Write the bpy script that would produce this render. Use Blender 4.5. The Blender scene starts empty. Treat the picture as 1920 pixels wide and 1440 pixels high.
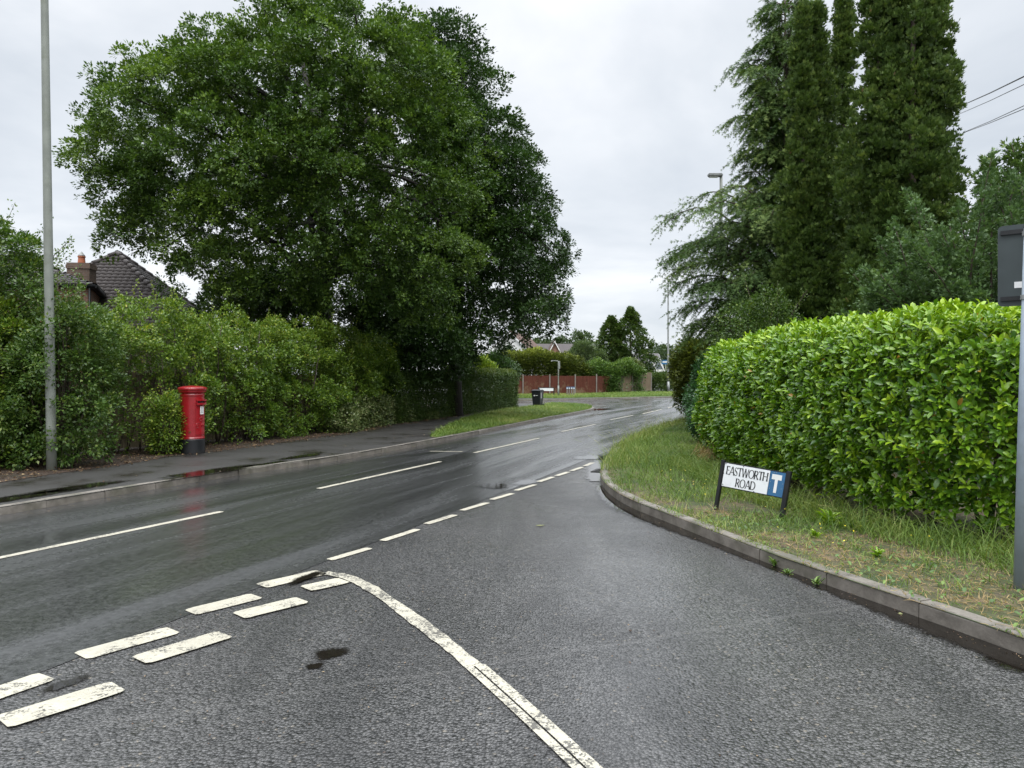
import bpy, bmesh, math, random
import numpy as np
from mathutils import Vector, Matrix, geometry

R = np.random.default_rng(7)
random.seed(7)
PI = math.pi
scene = bpy.context.scene
C = scene.collection
EYE, F, HY = 1.75, 1386.0, 712.0          # eye height, focal length and horizon row used to survey the photo


def zg(x, y):
    """ground height: flat, then a gentle rise beyond 55 m"""
    return min(max(0.0, 0.02 * (y - 55.0)), 0.7)


def gp(px, py, z=0.0):
    d = F * (EYE - z) / (py - HY)
    return np.array([(px - 960.0) / F * d, d])


def at(px, py, d):
    return np.array([(px - 960.0) / F * d, d, EYE + (HY - py) * d / F])


# ------------------------------------------------------------------ objects
def link(o, parent=None):
    C.objects.link(o)
    if parent is not None:
        o.parent = parent
    return o


def tag(o, label=None, cat=None, group=None, kind=None):
    if label: o['label'] = label
    if cat: o['category'] = cat
    if group: o['group'] = group
    if kind: o['kind'] = kind
    return o


def thing(name, label, cat, loc=(0, 0, 0), rz=0.0, group=None):
    o = bpy.data.objects.new(name, None)
    o.empty_display_size = 0.2
    o.location = loc
    o.rotation_euler = (0, 0, rz)
    link(o)
    return tag(o, label, cat, group)


def mesh_np(name, V, Fc, mat, parent=None, tint=None, smooth=False, local=True):
    """V (n,3), Fc (m,k) constant face size; world coordinates, moved into the parent's frame"""
    V = np.asarray(V, dtype=np.float64)
    if parent is not None and local:
        M = Matrix.Translation(parent.location) @ Matrix.Rotation(parent.rotation_euler[2], 4, 'Z')
        Mi = np.array(M.inverted())
        V = V @ Mi[:3, :3].T + Mi[:3, 3]
    Fc = np.asarray(Fc, dtype=np.int32)
    n, k = Fc.shape
    me = bpy.data.meshes.new(name)
    me.vertices.add(len(V))
    me.vertices.foreach_set('co', V.astype(np.float32).ravel())
    me.loops.add(n * k)
    me.loops.foreach_set('vertex_index', Fc.ravel())
    me.polygons.add(n)
    me.polygons.foreach_set('loop_start', np.arange(0, n * k, k, dtype=np.int32))
    if smooth:
        me.polygons.foreach_set('use_smooth', np.ones(n, dtype=bool))
    if tint is not None:
        a = me.attributes.new('tint', 'FLOAT', 'POINT')
        a.data.foreach_set('value', np.asarray(tint, dtype=np.float32))
    me.update(calc_edges=True)
    me.validate()
    if mat is not None:
        me.materials.append(mat)
    return link(bpy.data.objects.new(name, me), parent)


class MB:
    """collects simple shapes, built as ONE mesh object in the parent's local frame"""
    def __init__(self):
        self.v, self.f, self.s = [], [], []

    def add(self, vs, fs, M=None, smooth=False):
        b = len(self.v)
        for p in vs:
            p = Vector(p)
            self.v.append(tuple(M @ p) if M is not None else tuple(p))
        for f in fs:
            self.f.append([b + i for i in f]); self.s.append(smooth)
        return self

    def box(self, c, s, M=None, bev=0.0):
        bm = bmesh.new()
        bmesh.ops.create_cube(bm, size=1.0)
        for v in bm.verts:
            v.co = Vector((v.co.x * s[0] + c[0], v.co.y * s[1] + c[1], v.co.z * s[2] + c[2]))
        if bev > 0:
            bmesh.ops.bevel(bm, geom=list(bm.edges), offset=bev, segments=2, affect='EDGES')
        return self.bm(bm, M)

    def bm(self, bm, M=None, smooth=False):
        bm.verts.ensure_lookup_table()
        self.add([v.co[:] for v in bm.verts], [[v.index for v in f.verts] for f in bm.faces], M, smooth)
        bm.free()
        return self

    def tube(self, pts, rads, n=8, caps=True, M=None):
        pts = [Vector(p) for p in pts]
        if not hasattr(rads, '__len__'):
            rads = [rads] * len(pts)
        vs, fs = [], []
        prev = None
        for i, p in enumerate(pts):
            t = (pts[min(i + 1, len(pts) - 1)] - pts[max(i - 1, 0)])
            t = t.normalized() if t.length > 1e-9 else Vector((0, 0, 1))
            a = prev if prev is not None else (Vector((1, 0, 0)) if abs(t.x) < 0.8 else Vector((0, 1, 0)))
            a = (a - t * a.dot(t)).normalized(); prev = a
            b = t.cross(a)
            for k in range(n):
                q = 2 * PI * k / n
                vs.append(p + (a * math.cos(q) + b * math.sin(q)) * rads[i])
        for i in range(len(pts) - 1):
            for k in range(n):
                k2 = (k + 1) % n
                fs.append((i * n + k, i * n + k2, (i + 1) * n + k2, (i + 1) * n + k))
        self.add(vs, fs, M, True)
        if caps:
            b = len(self.v) - len(vs)
            self.f.append([b + k for k in range(n)][::-1]); self.s.append(False)
            self.f.append([b + (len(pts) - 1) * n + k for k in range(n)]); self.s.append(False)
        return self

    def lathe(self, prof, n=40, M=None, sharp=True):
        """prof: list of (r, z); rings are doubled where the profile turns sharply"""
        vs, fs = [], []
        for i in range(len(prof) - 1):
            b = len(vs)
            for (r, z) in (prof[i], prof[i + 1]):
                for k in range(n):
                    q = 2 * PI * k / n
                    vs.append((r * math.cos(q), r * math.sin(q), z))
            for k in range(n):
                k2 = (k + 1) % n
                fs.append((b + k, b + k2, b + n + k2, b + n + k))
        self.add(vs, fs, M, True)
        return self

    def prism(self, poly, z0, z1, M=None):
        """poly in xy extruded along z"""
        n = len(poly)
        vs = [(x, y, z0) for x, y in poly] + [(x, y, z1) for x, y in poly]
        fs = [(i, (i + 1) % n, n + (i + 1) % n, n + i) for i in range(n)]
        tri = geometry.tessellate_polygon([[Vector((x, y, 0)) for x, y in poly]])
        fs += [tuple(t) for t in tri] + [tuple(i + n for i in t)[::-1] for t in tri]
        return self.add(vs, fs, M)

    def build(self, name, mat, parent=None, kind=None):
        me = bpy.data.meshes.new(name)
        me.from_pydata(self.v, [], self.f)
        me.polygons.foreach_set('use_smooth', self.s)
        bm = bmesh.new(); bm.from_mesh(me)
        bmesh.ops.recalc_face_normals(bm, faces=bm.faces)
        bm.to_mesh(me); bm.free()
        if mat is not None: me.materials.append(mat)
        o = link(bpy.data.objects.new(name, me), parent)
        if kind: o['kind'] = kind
        return o


# ------------------------------------------------------------------ materials
def newmat(name):
    m = bpy.data.materials.new(name)
    m.use_nodes = True
    nt = m.node_tree
    return m, nt, nt.nodes['Principled BSDF'], nt.nodes['Material Output']


def nd(nt, t, **kw):
    n = nt.nodes.new(t)
    for k, v in kw.items():
        if k.startswith('i_'):
            n.inputs[k[2:].replace('_', ' ')].default_value = v
        else:
            setattr(n, k, v)
    return n


def ramp(nt, fac, stops):
    r = nd(nt, 'ShaderNodeValToRGB')
    cr = r.color_ramp
    while len(cr.elements) < len(stops): cr.elements.new(0.5)
    for e, (p, c) in zip(cr.elements, stops):
        e.position = p
        e.color = (c, c, c, 1) if not hasattr(c, '__len__') else (c[0], c[1], c[2], 1)
    nt.links.new(fac, r.inputs[0])
    return r.outputs[0]


def noise(nt, vec, scale, detail=4.0, rough=0.55, dist=0.0):
    n = nd(nt, 'ShaderNodeTexNoise')
    n.inputs['Scale'].default_value = scale
    n.inputs['Detail'].default_value = detail
    n.inputs['Roughness'].default_value = rough
    n.inputs['Distortion'].default_value = dist
    if vec is not None: nt.links.new(vec, n.inputs['Vector'])
    return n.outputs['Fac']


def objco(nt):
    return nd(nt, 'ShaderNodeTexCoord').outputs['Object']


def mapping(nt, vec, scale=(1, 1, 1), rot=(0, 0, 0)):
    m = nd(nt, 'ShaderNodeMapping')
    m.inputs['Scale'].default_value = scale
    m.inputs['Rotation'].default_value = rot
    nt.links.new(vec, m.inputs['Vector'])
    return m.outputs[0]


def mixc(nt, fac, a, b, mode='MIX'):
    m = nd(nt, 'ShaderNodeMix', data_type='RGBA', blend_type=mode)
    for sock, v in ((m.inputs[0], fac), (m.inputs[6], a), (m.inputs[7], b)):
        if hasattr(v, 'is_output'): nt.links.new(v, sock)
        elif hasattr(v, '__len__'): sock.default_value = (v[0], v[1], v[2], 1)
        else: sock.default_value = v
    return m.outputs[2]


def math_(nt, op, a, b=0.0, clamp=False):
    m = nd(nt, 'ShaderNodeMath', operation=op, use_clamp=clamp)
    for s, v in ((m.inputs[0], a), (m.inputs[1], b)):
        if hasattr(v, 'is_output'): nt.links.new(v, s)
        else: s.default_value = v
    return m.outputs[0]


def bump(nt, h, strength, dist, prev=None):
    b = nd(nt, 'ShaderNodeBump')
    b.inputs['Strength'].default_value = strength
    b.inputs['Distance'].default_value = dist
    nt.links.new(h, b.inputs['Height'])
    if prev is not None: nt.links.new(prev, b.inputs['Normal'])
    return b.outputs[0]


def simple(name, col, rough=0.5, metal=0.0, var=0.25, scale=6.0, bmp=0.0, spec=0.5, dirt=None, coat=0.0):
    m, nt, p, out = newmat(name)
    v = objco(nt)
    f = noise(nt, v, scale, 6)
    lo = [c * (1 - var) for c in col]; hi = [min(1, c * (1 + var)) for c in col]
    c = ramp(nt, f, [(0.3, lo), (0.7, hi)])
    if dirt is not None:
        g = noise(nt, v, scale * 0.7, 8, 0.7)
        c = mixc(nt, ramp(nt, g, [(0.52, 0.0), (0.7, 0.75)]), c, dirt)
    nt.links.new(c, p.inputs['Base Color'])
    nt.links.new(ramp(nt, noise(nt, v, scale * 2, 4), [(0.3, max(0.03, rough - 0.1)), (0.7, min(1, rough + 0.1))]), p.inputs['Roughness'])
    p.inputs['Metallic'].default_value = metal
    p.inputs['Specular IOR Level'].default_value = spec
    p.inputs['Coat Weight'].default_value = coat
    p.inputs['Coat Roughness'].default_value = 0.08
    if bmp: nt.links.new(bump(nt, noise(nt, v, scale * 8, 5), bmp, 0.01), p.inputs['Normal'])
    return m


def foliage(name, stops, rough=0.42, trans=0.28, spec=0.45, glow=(1.3, 1.35, 0.7)):
    """leaf material: colour picked per leaf from the 'tint' attribute, light passes through thin leaves"""
    m, nt, p, out = newmat(name)
    a = nd(nt, 'ShaderNodeAttribute', attribute_name='tint')
    col = ramp(nt, a.outputs['Fac'], stops)
    nt.links.new(col, p.inputs['Base Color'])
    p.inputs['Roughness'].default_value = rough
    p.inputs['Specular IOR Level'].default_value = spec
    t = nd(nt, 'ShaderNodeBsdfTranslucent')
    nt.links.new(mixc(nt, 1.0, col, glow, 'MULTIPLY'), t.inputs['Color'])
    mx = nd(nt, 'ShaderNodeMixShader'); mx.inputs[0].default_value = trans
    nt.links.new(p.outputs[0], mx.inputs[1]); nt.links.new(t.outputs[0], mx.inputs[2])
    nt.links.new(mx.outputs[0], out.inputs['Surface'])
    return m


def bark(name, a, b, scale=7.0):
    m, nt, p, out = newmat(name)
    v = mapping(nt, objco(nt), (1, 1, 0.25))
    f = noise(nt, v, scale, 8, 0.7)
    nt.links.new(ramp(nt, f, [(0.3, a), (0.7, b)]), p.inputs['Base Color'])
    p.inputs['Roughness'].default_value = 0.8
    nt.links.new(bump(nt, f, 0.9, 0.04), p.inputs['Normal'])
    return m


ROADROT = math.radians(20.8)

def mat_main_road():
    m, nt, p, out = newmat('wet_smooth_asphalt')
    v = objco(nt)
    along = mapping(nt, v, (1, 1, 1), (0, 0, ROADROT))            # x across, y along the road
    st = noise(nt, mapping(nt, along, (1.3, 0.10, 1)), 1.0, 6, 0.62, 0.5)     # wheel tracks and drying streaks
    fine = noise(nt, v, 52, 6, 0.75)
    grit = nd(nt, 'ShaderNodeTexVoronoi'); grit.inputs['Scale'].default_value = 105
    nt.links.new(v, grit.inputs['Vector'])
    coarse = noise(nt, v, 17, 4, 0.7)
    sharp = ramp(nt, math_(nt, 'ADD', math_(nt, 'MULTIPLY', fine, 0.5), math_(nt, 'MULTIPLY', coarse, 0.5)), [(0.42, 0.0), (0.58, 1.0)])
    c = mixc(nt, sharp, (0.003, 0.0031, 0.0032), (0.050, 0.0505, 0.051))
    c = mixc(nt, math_(nt, 'GREATER_THAN', noise(nt, v, 120, 2), 0.69), c, (0.17, 0.165, 0.155))
    c = mixc(nt, ramp(nt, st, [(0.44, 0.0), (0.64, 0.4)]), c, (0.046, 0.047, 0.049))
    nt.links.new(c, p.inputs['Base Color'])
    nt.links.new(ramp(nt, st, [(0.36, 0.35), (0.66, 0.55)]), p.inputs['Roughness'])
    p.inputs['Specular IOR Level'].default_value = 0.3
    b = bump(nt, grit.outputs['Distance'], 0.5, 0.006)
    b = bump(nt, coarse, 0.35, 0.008, b)
    nt.links.new(b, p.inputs['Normal'])
    # water film over the stones
    nt.links.new(math_(nt, 'MULTIPLY', ramp(nt, st, [(0.36, 1.0), (0.50, 1.0), (0.72, 0.8)]), math_(nt, 'ADD', math_(nt, 'MULTIPLY', sharp, 0.3), 0.72)), p.inputs['Coat Weight'])
    grain = math_(nt, 'MULTIPLY', sharp, 0.05)
    nt.links.new(math_(nt, 'ADD', ramp(nt, st, [(0.38, 0.09), (0.5, 0.18), (0.64, 0.32)]), grain), p.inputs['Coat Roughness'])
    p.inputs['Coat IOR'].default_value = 1.65
    cb = bump(nt, coarse, 0.14, 0.006)
    cb = bump(nt, noise(nt, v, 1.3, 3), 0.04, 0.03, cb)
    nt.links.new(cb, p.inputs['Coat Normal'])
    return m


def mat_side_road():
    m, nt, p, out = newmat('wet_chipped_asphalt')
    v = objco(nt)
    vor = nd(nt, 'ShaderNodeTexVoronoi'); vor.inputs['Scale'].default_value = 58
    jit = nd(nt, 'ShaderNodeVectorMath', operation='ADD')
    nz = nd(nt, 'ShaderNodeTexNoise'); nz.inputs['Scale'].default_value = 60; nt.links.new(v, nz.inputs['Vector'])
    sc = nd(nt, 'ShaderNodeVectorMath', operation='SCALE'); nt.links.new(nz.outputs['Color'], sc.inputs[0]); sc.inputs[3].default_value = 0.012
    nt.links.new(v, jit.inputs[0]); nt.links.new(sc.outputs[0], jit.inputs[1])
    nt.links.new(jit.outputs[0], vor.inputs['Vector'])
    big = noise(nt, v, 0.8, 5, 0.6)
    cell = nd(nt, 'ShaderNodeSeparateColor'); nt.links.new(vor.outputs['Color'], cell.inputs[0])
    c = mixc(nt, cell.outputs[0], (0.024, 0.0238, 0.0242), (0.155, 0.152, 0.150))
    chips = math_(nt, 'GREATER_THAN', cell.outputs[1], 0.988)
    c = mixc(nt, chips, c, (0.22, 0.195, 0.16))
    gaps = ramp(nt, vor.outputs['Distance'], [(0.45, 0.0), (0.75, 0.8)])
    c = mixc(nt, gaps, c, (0.010, 0.010, 0.010))
    c = mixc(nt, ramp(nt, big, [(0.45, 0.0), (0.75, 0.35)]), c, (0.06, 0.057, 0.053))
    mold = ramp(nt, noise(nt, v, 2.3, 6, 0.7), [(0.62, 0.0), (0.74, 0.5)])
    c = mixc(nt, mold, c, (0.035, 0.033, 0.02))
    tracks = noise(nt, mapping(nt, v, (0.9, 0.16, 1), (0, 0, -0.35)), 1.0, 5, 0.6, 0.6)
    c = mixc(nt, ramp(nt, tracks, [(0.40, 0.5), (0.55, 0.0)]), c, (0.020, 0.020, 0.021))
    wv_ = nd(nt, 'ShaderNodeSeparateXYZ'); nt.links.new(v, wv_.inputs[0])
    across = math_(nt, 'ADD', math_(nt, 'MULTIPLY', wv_.outputs[0], -0.38), math_(nt, 'MULTIPLY', wv_.outputs[1], 0.92))
    seam = math_(nt, 'ABSOLUTE', math_(nt, 'ADD', math_(nt, 'ADD', across, math_(nt, 'MULTIPLY', noise(nt, v, 3, 4), 0.16)), -4.32))
    c = mixc(nt, ramp(nt, seam, [(0.0, 0.28), (0.035, 0.0)]), c, (0.16, 0.155, 0.15))
    nt.links.new(c, p.inputs['Base Color'])
    nt.links.new(ramp(nt, big, [(0.35, 0.30), (0.65, 0.45)]), p.inputs['Roughness'])
    h = math_(nt, 'MULTIPLY', vor.outputs['Distance'], -1.0)
    b = bump(nt, h, 1.0, 0.016)
    b = bump(nt, noise(nt, v, 160, 3), 0.3, 0.003, b)
    nt.links.new(b, p.inputs['Normal'])
    p.inputs['Specular IOR Level'].default_value = 0.4
    film = noise(nt, v, 0.55, 4, 0.6)
    nt.links.new(ramp(nt, film, [(0.36, 1.0), (0.62, 0.35)]), p.inputs['Coat Weight'])
    p.inputs['Coat IOR'].default_value = 1.38
    nt.links.new(ramp(nt, film, [(0.36, 0.06), (0.62, 0.16)]), p.inputs['Coat Roughness'])
    nt.links.new(bump(nt, h, 0.22, 0.010), p.inputs['Coat Normal'])
    return m


def mat_footway():
    m, nt, p, out = newmat('footway_asphalt')
    v = objco(nt)
    fine = noise(nt, v, 60, 5, 0.7)
    big = noise(nt, v, 0.8, 6, 0.65)
    c = mixc(nt, fine, (0.016, 0.0155, 0.0145), (0.05, 0.047, 0.043))
    c = mixc(nt, ramp(nt, big, [(0.5, 0.0), (0.7, 0.6)]), c, (0.022, 0.018, 0.014))
    nt.links.new(c, p.inputs['Base Color'])
    nt.links.new(ramp(nt, big, [(0.38, 0.62), (0.55, 0.5), (0.66, 0.22)]), p.inputs['Roughness'])
    b = bump(nt, fine, 0.4, 0.005)
    b = bump(nt, noise(nt, v, 1.1, 4), 0.2, 0.04, b)
    nt.links.new(b, p.inputs['Normal'])
    return m


def mat_paint(lo=0.645):
    """thermoplastic line paint, worn through to the chippings"""
    m, nt, p, out = newmat('worn_road_paint')
    v = objco(nt)
    vor = nd(nt, 'ShaderNodeTexVoronoi'); vor.inputs['Scale'].default_value = 85
    nt.links.new(v, vor.inputs['Vector'])
    w = noise(nt, v, 3.4, 8, 0.85)
    cell = nd(nt, 'ShaderNodeSeparateColor'); nt.links.new(vor.outputs['Color'], cell.inputs[0])
    wear = math_(nt, 'ADD', math_(nt, 'MULTIPLY', cell.outputs[0], 0.15), w)
    mask = ramp(nt, wear, [(lo, 0.0), (lo + 0.035, 0.88)])
    c = mixc(nt, noise(nt, v, 24, 6, 0.75), (0.30, 0.275, 0.21), (0.60, 0.57, 0.47))
    c = mixc(nt, ramp(nt, noise(nt, v, 1.3, 5, 0.7), [(0.45, 0.0), (0.7, 0.45)]), c, (0.25, 0.23, 0.19))
    c = mixc(nt, mask, c, (0.06, 0.057, 0.052))
    nt.links.new(c, p.inputs['Base Color'])
    p.inputs['Roughness'].default_value = 0.42
    nt.links.new(bump(nt, math_(nt, 'MULTIPLY', vor.outputs['Distance'], -1.0), 0.4, 0.006), p.inputs['Normal'])
    return m


def mat_kerb():
    m, nt, p, out = newmat('kerb_concrete')
    v = objco(nt)
    f = noise(nt, v, 5, 8, 0.7)
    c = ramp(nt, f, [(0.25, (0.07, 0.061, 0.051)), (0.5, (0.16, 0.143, 0.122)), (0.75, (0.26, 0.235, 0.205))])
    g = noise(nt, v, 2.1, 6)
    c = mixc(nt, ramp(nt, g, [(0.5, 0.0), (0.7, 0.65)]), c, (0.06, 0.062, 0.035))
    nt.links.new(c, p.inputs['Base Color'])
    p.inputs['Roughness'].default_value = 0.6
    nt.links.new(bump(nt, noise(nt, v, 50, 6), 0.5, 0.006), p.inputs['Normal'])
    return m


def mat_ground(name, dirt, straw, green, gshare=0.5):
    m, nt, p, out = newmat(name)
    v = objco(nt)
    a = noise(nt, v, 1.4, 8, 0.7)
    b_ = noise(nt, v, 14, 6, 0.7)
    c = mixc(nt, ramp(nt, b_, [(0.35, 0.0), (0.65, 1.0)]), dirt, straw)
    c = mixc(nt, ramp(nt, a, [(gshare - 0.1, 1.0), (gshare + 0.1, 0.0)]), c, green)
    nt.links.new(c, p.inputs['Base Color'])
    p.inputs['Roughness'].default_value = 0.85
    nt.links.new(bump(nt, b_, 0.8, 0.03), p.inputs['Normal'])
    return m


def mat_brick(name, c1=(0.22, 0.09, 0.055), c2=(0.30, 0.14, 0.09), mortar=(0.30, 0.27, 0.23), scale=1.0):
    m, nt, p, out = newmat(name)
    v = objco(nt)
    sx = nd(nt, 'ShaderNodeSeparateXYZ'); nt.links.new(v, sx.inputs[0])
    cx = nd(nt, 'ShaderNodeCombineXYZ')
    nt.links.new(math_(nt, 'ADD', sx.outputs[0], sx.outputs[1]), cx.inputs[0])
    nt.links.new(sx.outputs[2], cx.inputs[1])
    b = nd(nt, 'ShaderNodeTexBrick')
    nt.links.new(cx.outputs[0], b.inputs['Vector'])
    b.inputs['Scale'].default_value = scale
    b.inputs['Brick Width'].default_value = 0.225; b.inputs['Row Height'].default_value = 0.075
    b.inputs['Mortar Size'].default_value = 0.01
    b.inputs['Color1'].default_value = (*c1, 1); b.inputs['Color2'].default_value = (*c2, 1)
    b.inputs['Mortar'].default_value = (*mortar, 1)
    c = mixc(nt, ramp(nt, noise(nt, v, 3, 6), [(0.45, 0.0), (0.75, 0.6)]), b.outputs['Color'], (0.08, 0.06, 0.045))
    nt.links.new(c, p.inputs['Base Color'])
    p.inputs['Roughness'].default_value = 0.85; p.inputs['Specular IOR Level'].default_value = 0.2
    return m


def mat_roof(name, a, b):
    m, nt, p, out = newmat(name)
    v = objco(nt)
    sx = nd(nt, 'ShaderNodeSeparateXYZ'); nt.links.new(v, sx.inputs[0])
    rows = math_(nt, 'FRACT', math_(nt, 'MULTIPLY', sx.outputs[2], 4.6))
    cell = nd(nt, 'ShaderNodeTexVoronoi'); cell.inputs['Scale'].default_value = 3.2
    nt.links.new(v, cell.inputs['Vector'])
    c = mixc(nt, noise(nt, v, 2.5, 6, 0.7), a, b)
    c = mixc(nt, ramp(nt, noise(nt, v, 7, 6, 0.8), [(0.5, 0.0), (0.75, 0.5)]), c, (0.05, 0.045, 0.03))
    nt.links.new(c, p.inputs['Base Color'])
    p.inputs['Roughness'].default_value = 0.62; p.inputs['Specular IOR Level'].default_value = 0.3
    nt.links.new(bump(nt, rows, 0.7, 0.05), p.inputs['Normal'])
    return m


def mat_wood(name, a, b, stain=None, freq=9.0):
    m, nt, p, out = newmat(name)
    v = objco(nt)
    sx = nd(nt, 'ShaderNodeSeparateXYZ'); nt.links.new(v, sx.inputs[0])
    f = noise(nt, mapping(nt, v, (12, 12, 1.2)), 1.0, 6, 0.7)
    c = ramp(nt, f, [(0.3, a), (0.7, b)])
    if stain is not None:
        g = noise(nt, v, 1.2, 6, 0.7)
        low = ramp(nt, math_(nt, 'ADD', g, math_(nt, 'MULTIPLY', sx.outputs[2], -0.16)), [(0.40, 0.0), (0.58, 0.85)])
        c = mixc(nt, low, c, stain)
    nt.links.new(c, p.inputs['Base Color'])
    p.inputs['Roughness'].default_value = 0.8; p.inputs['Specular IOR Level'].default_value = 0.15
    nt.links.new(bump(nt, f, 0.4, 0.01), p.inputs['Normal'])
    return m


M = {}
M['main'] = mat_main_road(); M['side'] = mat_side_road(); M['foot'] = mat_footway()
M['paint'] = mat_paint(); M['paintworn'] = mat_paint(0.585); M['kerb'] = mat_kerb()
M['verge'] = mat_ground('verge_soil', (0.035, 0.026, 0.017), (0.16, 0.115, 0.06), (0.035, 0.055, 0.014), 0.5)
M['lawn'] = mat_ground('rough_lawn', (0.03, 0.03, 0.012), (0.09, 0.09, 0.03), (0.045, 0.075, 0.018), 0.55)
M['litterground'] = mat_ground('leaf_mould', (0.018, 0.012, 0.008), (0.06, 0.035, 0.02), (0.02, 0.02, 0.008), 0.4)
M['bark'] = bark('oak_bark', (0.006, 0.005, 0.004), (0.03, 0.025, 0.02))
M['bark2'] = bark('conifer_bark', (0.03, 0.022, 0.016), (0.09, 0.065, 0.05))
M['twig'] = bark('hedge_twig', (0.03, 0.022, 0.015), (0.085, 0.065, 0.045), 20)
g = foliage
M['oak'] = g('oak_leaf', [(0, (0.030, 0.068, 0.013)), (0.5, (0.072, 0.135, 0.022)), (1, (0.18, 0.27, 0.040))], 0.45, 0.22)
M['oak2'] = g('dark_oak_leaf', [(0, (0.019, 0.043, 0.010)), (0.6, (0.036, 0.080, 0.016)), (1, (0.075, 0.14, 0.026))], 0.45, 0.2)
M['haw'] = g('hawthorn_leaf', [(0, (0.046, 0.100, 0.015)), (0.5, (0.130, 0.215, 0.025)), (0.85, (0.27, 0.335, 0.038)), (1, (0.36, 0.33, 0.06))], 0.4, 0.25)
M['bush'] = g('dark_bush_leaf', [(0, (0.032, 0.072, 0.015)), (0.6, (0.080, 0.145, 0.026)), (1, (0.19, 0.24, 0.048))], 0.4, 0.25)
M['clip'] = g('clipped_hedge_leaf', [(0, (0.031, 0.063, 0.014)), (0.6, (0.070, 0.119, 0.024)), (1, (0.147, 0.175, 0.036))], 0.5, 0.22)
M['ivyv'] = g('variegated_ivy_leaf', [(0, (0.04, 0.085, 0.02)), (0.5, (0.12, 0.16, 0.05)), (1, (0.34, 0.33, 0.17))], 0.4, 0.15)
M['ivy'] = g('ivy_leaf', [(0, (0.035, 0.075, 0.018)), (0.6, (0.09, 0.165, 0.032)), (1, (0.22, 0.31, 0.06))], 0.4, 0.2)
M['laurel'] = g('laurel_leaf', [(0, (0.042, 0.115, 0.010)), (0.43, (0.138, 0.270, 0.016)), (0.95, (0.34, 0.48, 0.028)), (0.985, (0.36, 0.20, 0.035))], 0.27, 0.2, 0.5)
M['thuja'] = g('thuja_spray', [(0, (0.030, 0.062, 0.012)), (0.55, (0.085, 0.140, 0.027)), (0.95, (0.20, 0.26, 0.058)), (1, (0.20, 0.14, 0.06))], 0.6, 0.15, 0.3)
M['cypress'] = g('cypress_spray', [(0, (0.038, 0.082, 0.022)), (0.6, (0.105, 0.170, 0.046)), (1, (0.25, 0.32, 0.10))], 0.65, 0.22, 0.2)
M['juniper'] = g('juniper_tuft', [(0, (0.045, 0.090, 0.034)), (0.6, (0.115, 0.195, 0.072)), (1, (0.24, 0.35, 0.135))], 0.5, 0.2, 0.4)
M['golden'] = g('golden_spray', [(0, (0.045, 0.068, 0.014)), (0.5, (0.115, 0.145, 0.026)), (1, (0.30, 0.34, 0.05))], 0.5, 0.2, 0.4)
M['lime'] = g('lime_spray', [(0, (0.05, 0.11, 0.015)), (0.5, (0.17, 0.25, 0.03)), (1, (0.38, 0.42, 0.05))], 0.5, 0.25, 0.4)
M['olive'] = g('olive_leaf', [(0, (0.05, 0.085, 0.035)), (0.6, (0.10, 0.145, 0.06)), (1, (0.19, 0.23, 0.10))], 0.5, 0.25, 0.4)
M['plum'] = g('copper_leaf', [(0, (0.05, 0.02, 0.025)), (1, (0.17, 0.08, 0.08))], 0.5, 0.25, 0.4)
M['far'] = g('far_leaf', [(0, (0.035, 0.06, 0.028)), (1, (0.09, 0.13, 0.05))], 0.6, 0.25, 0.3)
M['euon'] = g('glossy_shrub_leaf', [(0, (0.023, 0.072, 0.024)), (0.6, (0.052, 0.137, 0.042)), (1, (0.130, 0.247, 0.084))], 0.3, 0.2, 0.5)
M['grass'] = g('grass_blade', [(0, (0.055, 0.115, 0.018)), (0.45, (0.125, 0.195, 0.034)), (0.75, (0.22, 0.26, 0.070)), (1, (0.44, 0.38, 0.18))], 0.5, 0.3, 0.3)
M['dry'] = g('dry_grass_blade', [(0, (0.208, 0.143, 0.060)), (1, (0.546, 0.403, 0.204))], 0.6, 0.3, 0.3)
M['litter'] = g('fallen_leaf', [(0, (0.035, 0.02, 0.012)), (0.6, (0.12, 0.065, 0.035)), (1, (0.30, 0.22, 0.12))], 0.4, 0.1, 0.4)
M['red'] = simple('red_gloss_paint', (0.27, 0.006, 0.012), 0.32, var=0.15, scale=5, coat=0.35)
M['blackp'] = simple('black_paint', (0.008, 0.009, 0.011), 0.45, var=0.3, scale=8, dirt=(0.022, 0.021, 0.02))
M['galv'] = simple('galvanised_steel', (0.30, 0.31, 0.31), 0.5, 0.35, var=0.2, scale=4, dirt=(0.18, 0.18, 0.15))
M['post'] = simple('weathered_grey_paint', (0.20, 0.215, 0.19), 0.5, 0.0, var=0.18, scale=3, dirt=(0.13, 0.145, 0.10))
M['bluegrey'] = simple('blue_grey_paint', (0.26, 0.31, 0.36), 0.42, 0.0, var=0.12, scale=5, dirt=(0.2, 0.22, 0.23))
M['signback'] = simple('grey_sign_back', (0.040, 0.052, 0.054), 0.45, 0.0, var=0.15, scale=5)
M['white'] = simple('white_enamel', (0.76, 0.78, 0.80), 0.4, var=0.05, scale=6, dirt=(0.55, 0.56, 0.55))
M['ink'] = simple('black_lettering', (0.02, 0.02, 0.022), 0.5, var=0.1)
M['blue'] = simple('blue_sign_face', (0.035, 0.13, 0.27), 0.4, var=0.12, scale=9)
M['notice'] = simple('white_notice', (0.75, 0.75, 0.75), 0.4, var=0.05)
M['bin'] = simple('black_bin_plastic', (0.012, 0.014, 0.018), 0.45, var=0.3, scale=9)
M['render'] = simple('white_render', (0.72, 0.72, 0.70), 0.8, var=0.08, scale=2)
M['trim'] = simple('white_trim', (0.75, 0.75, 0.74), 0.5, var=0.06, scale=4)
M['brick'] = mat_brick('red_brick'); M['brick2'] = mat_brick('dark_brick', (0.12, 0.08, 0.06), (0.17, 0.11, 0.085), (0.16, 0.14, 0.12))
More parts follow.
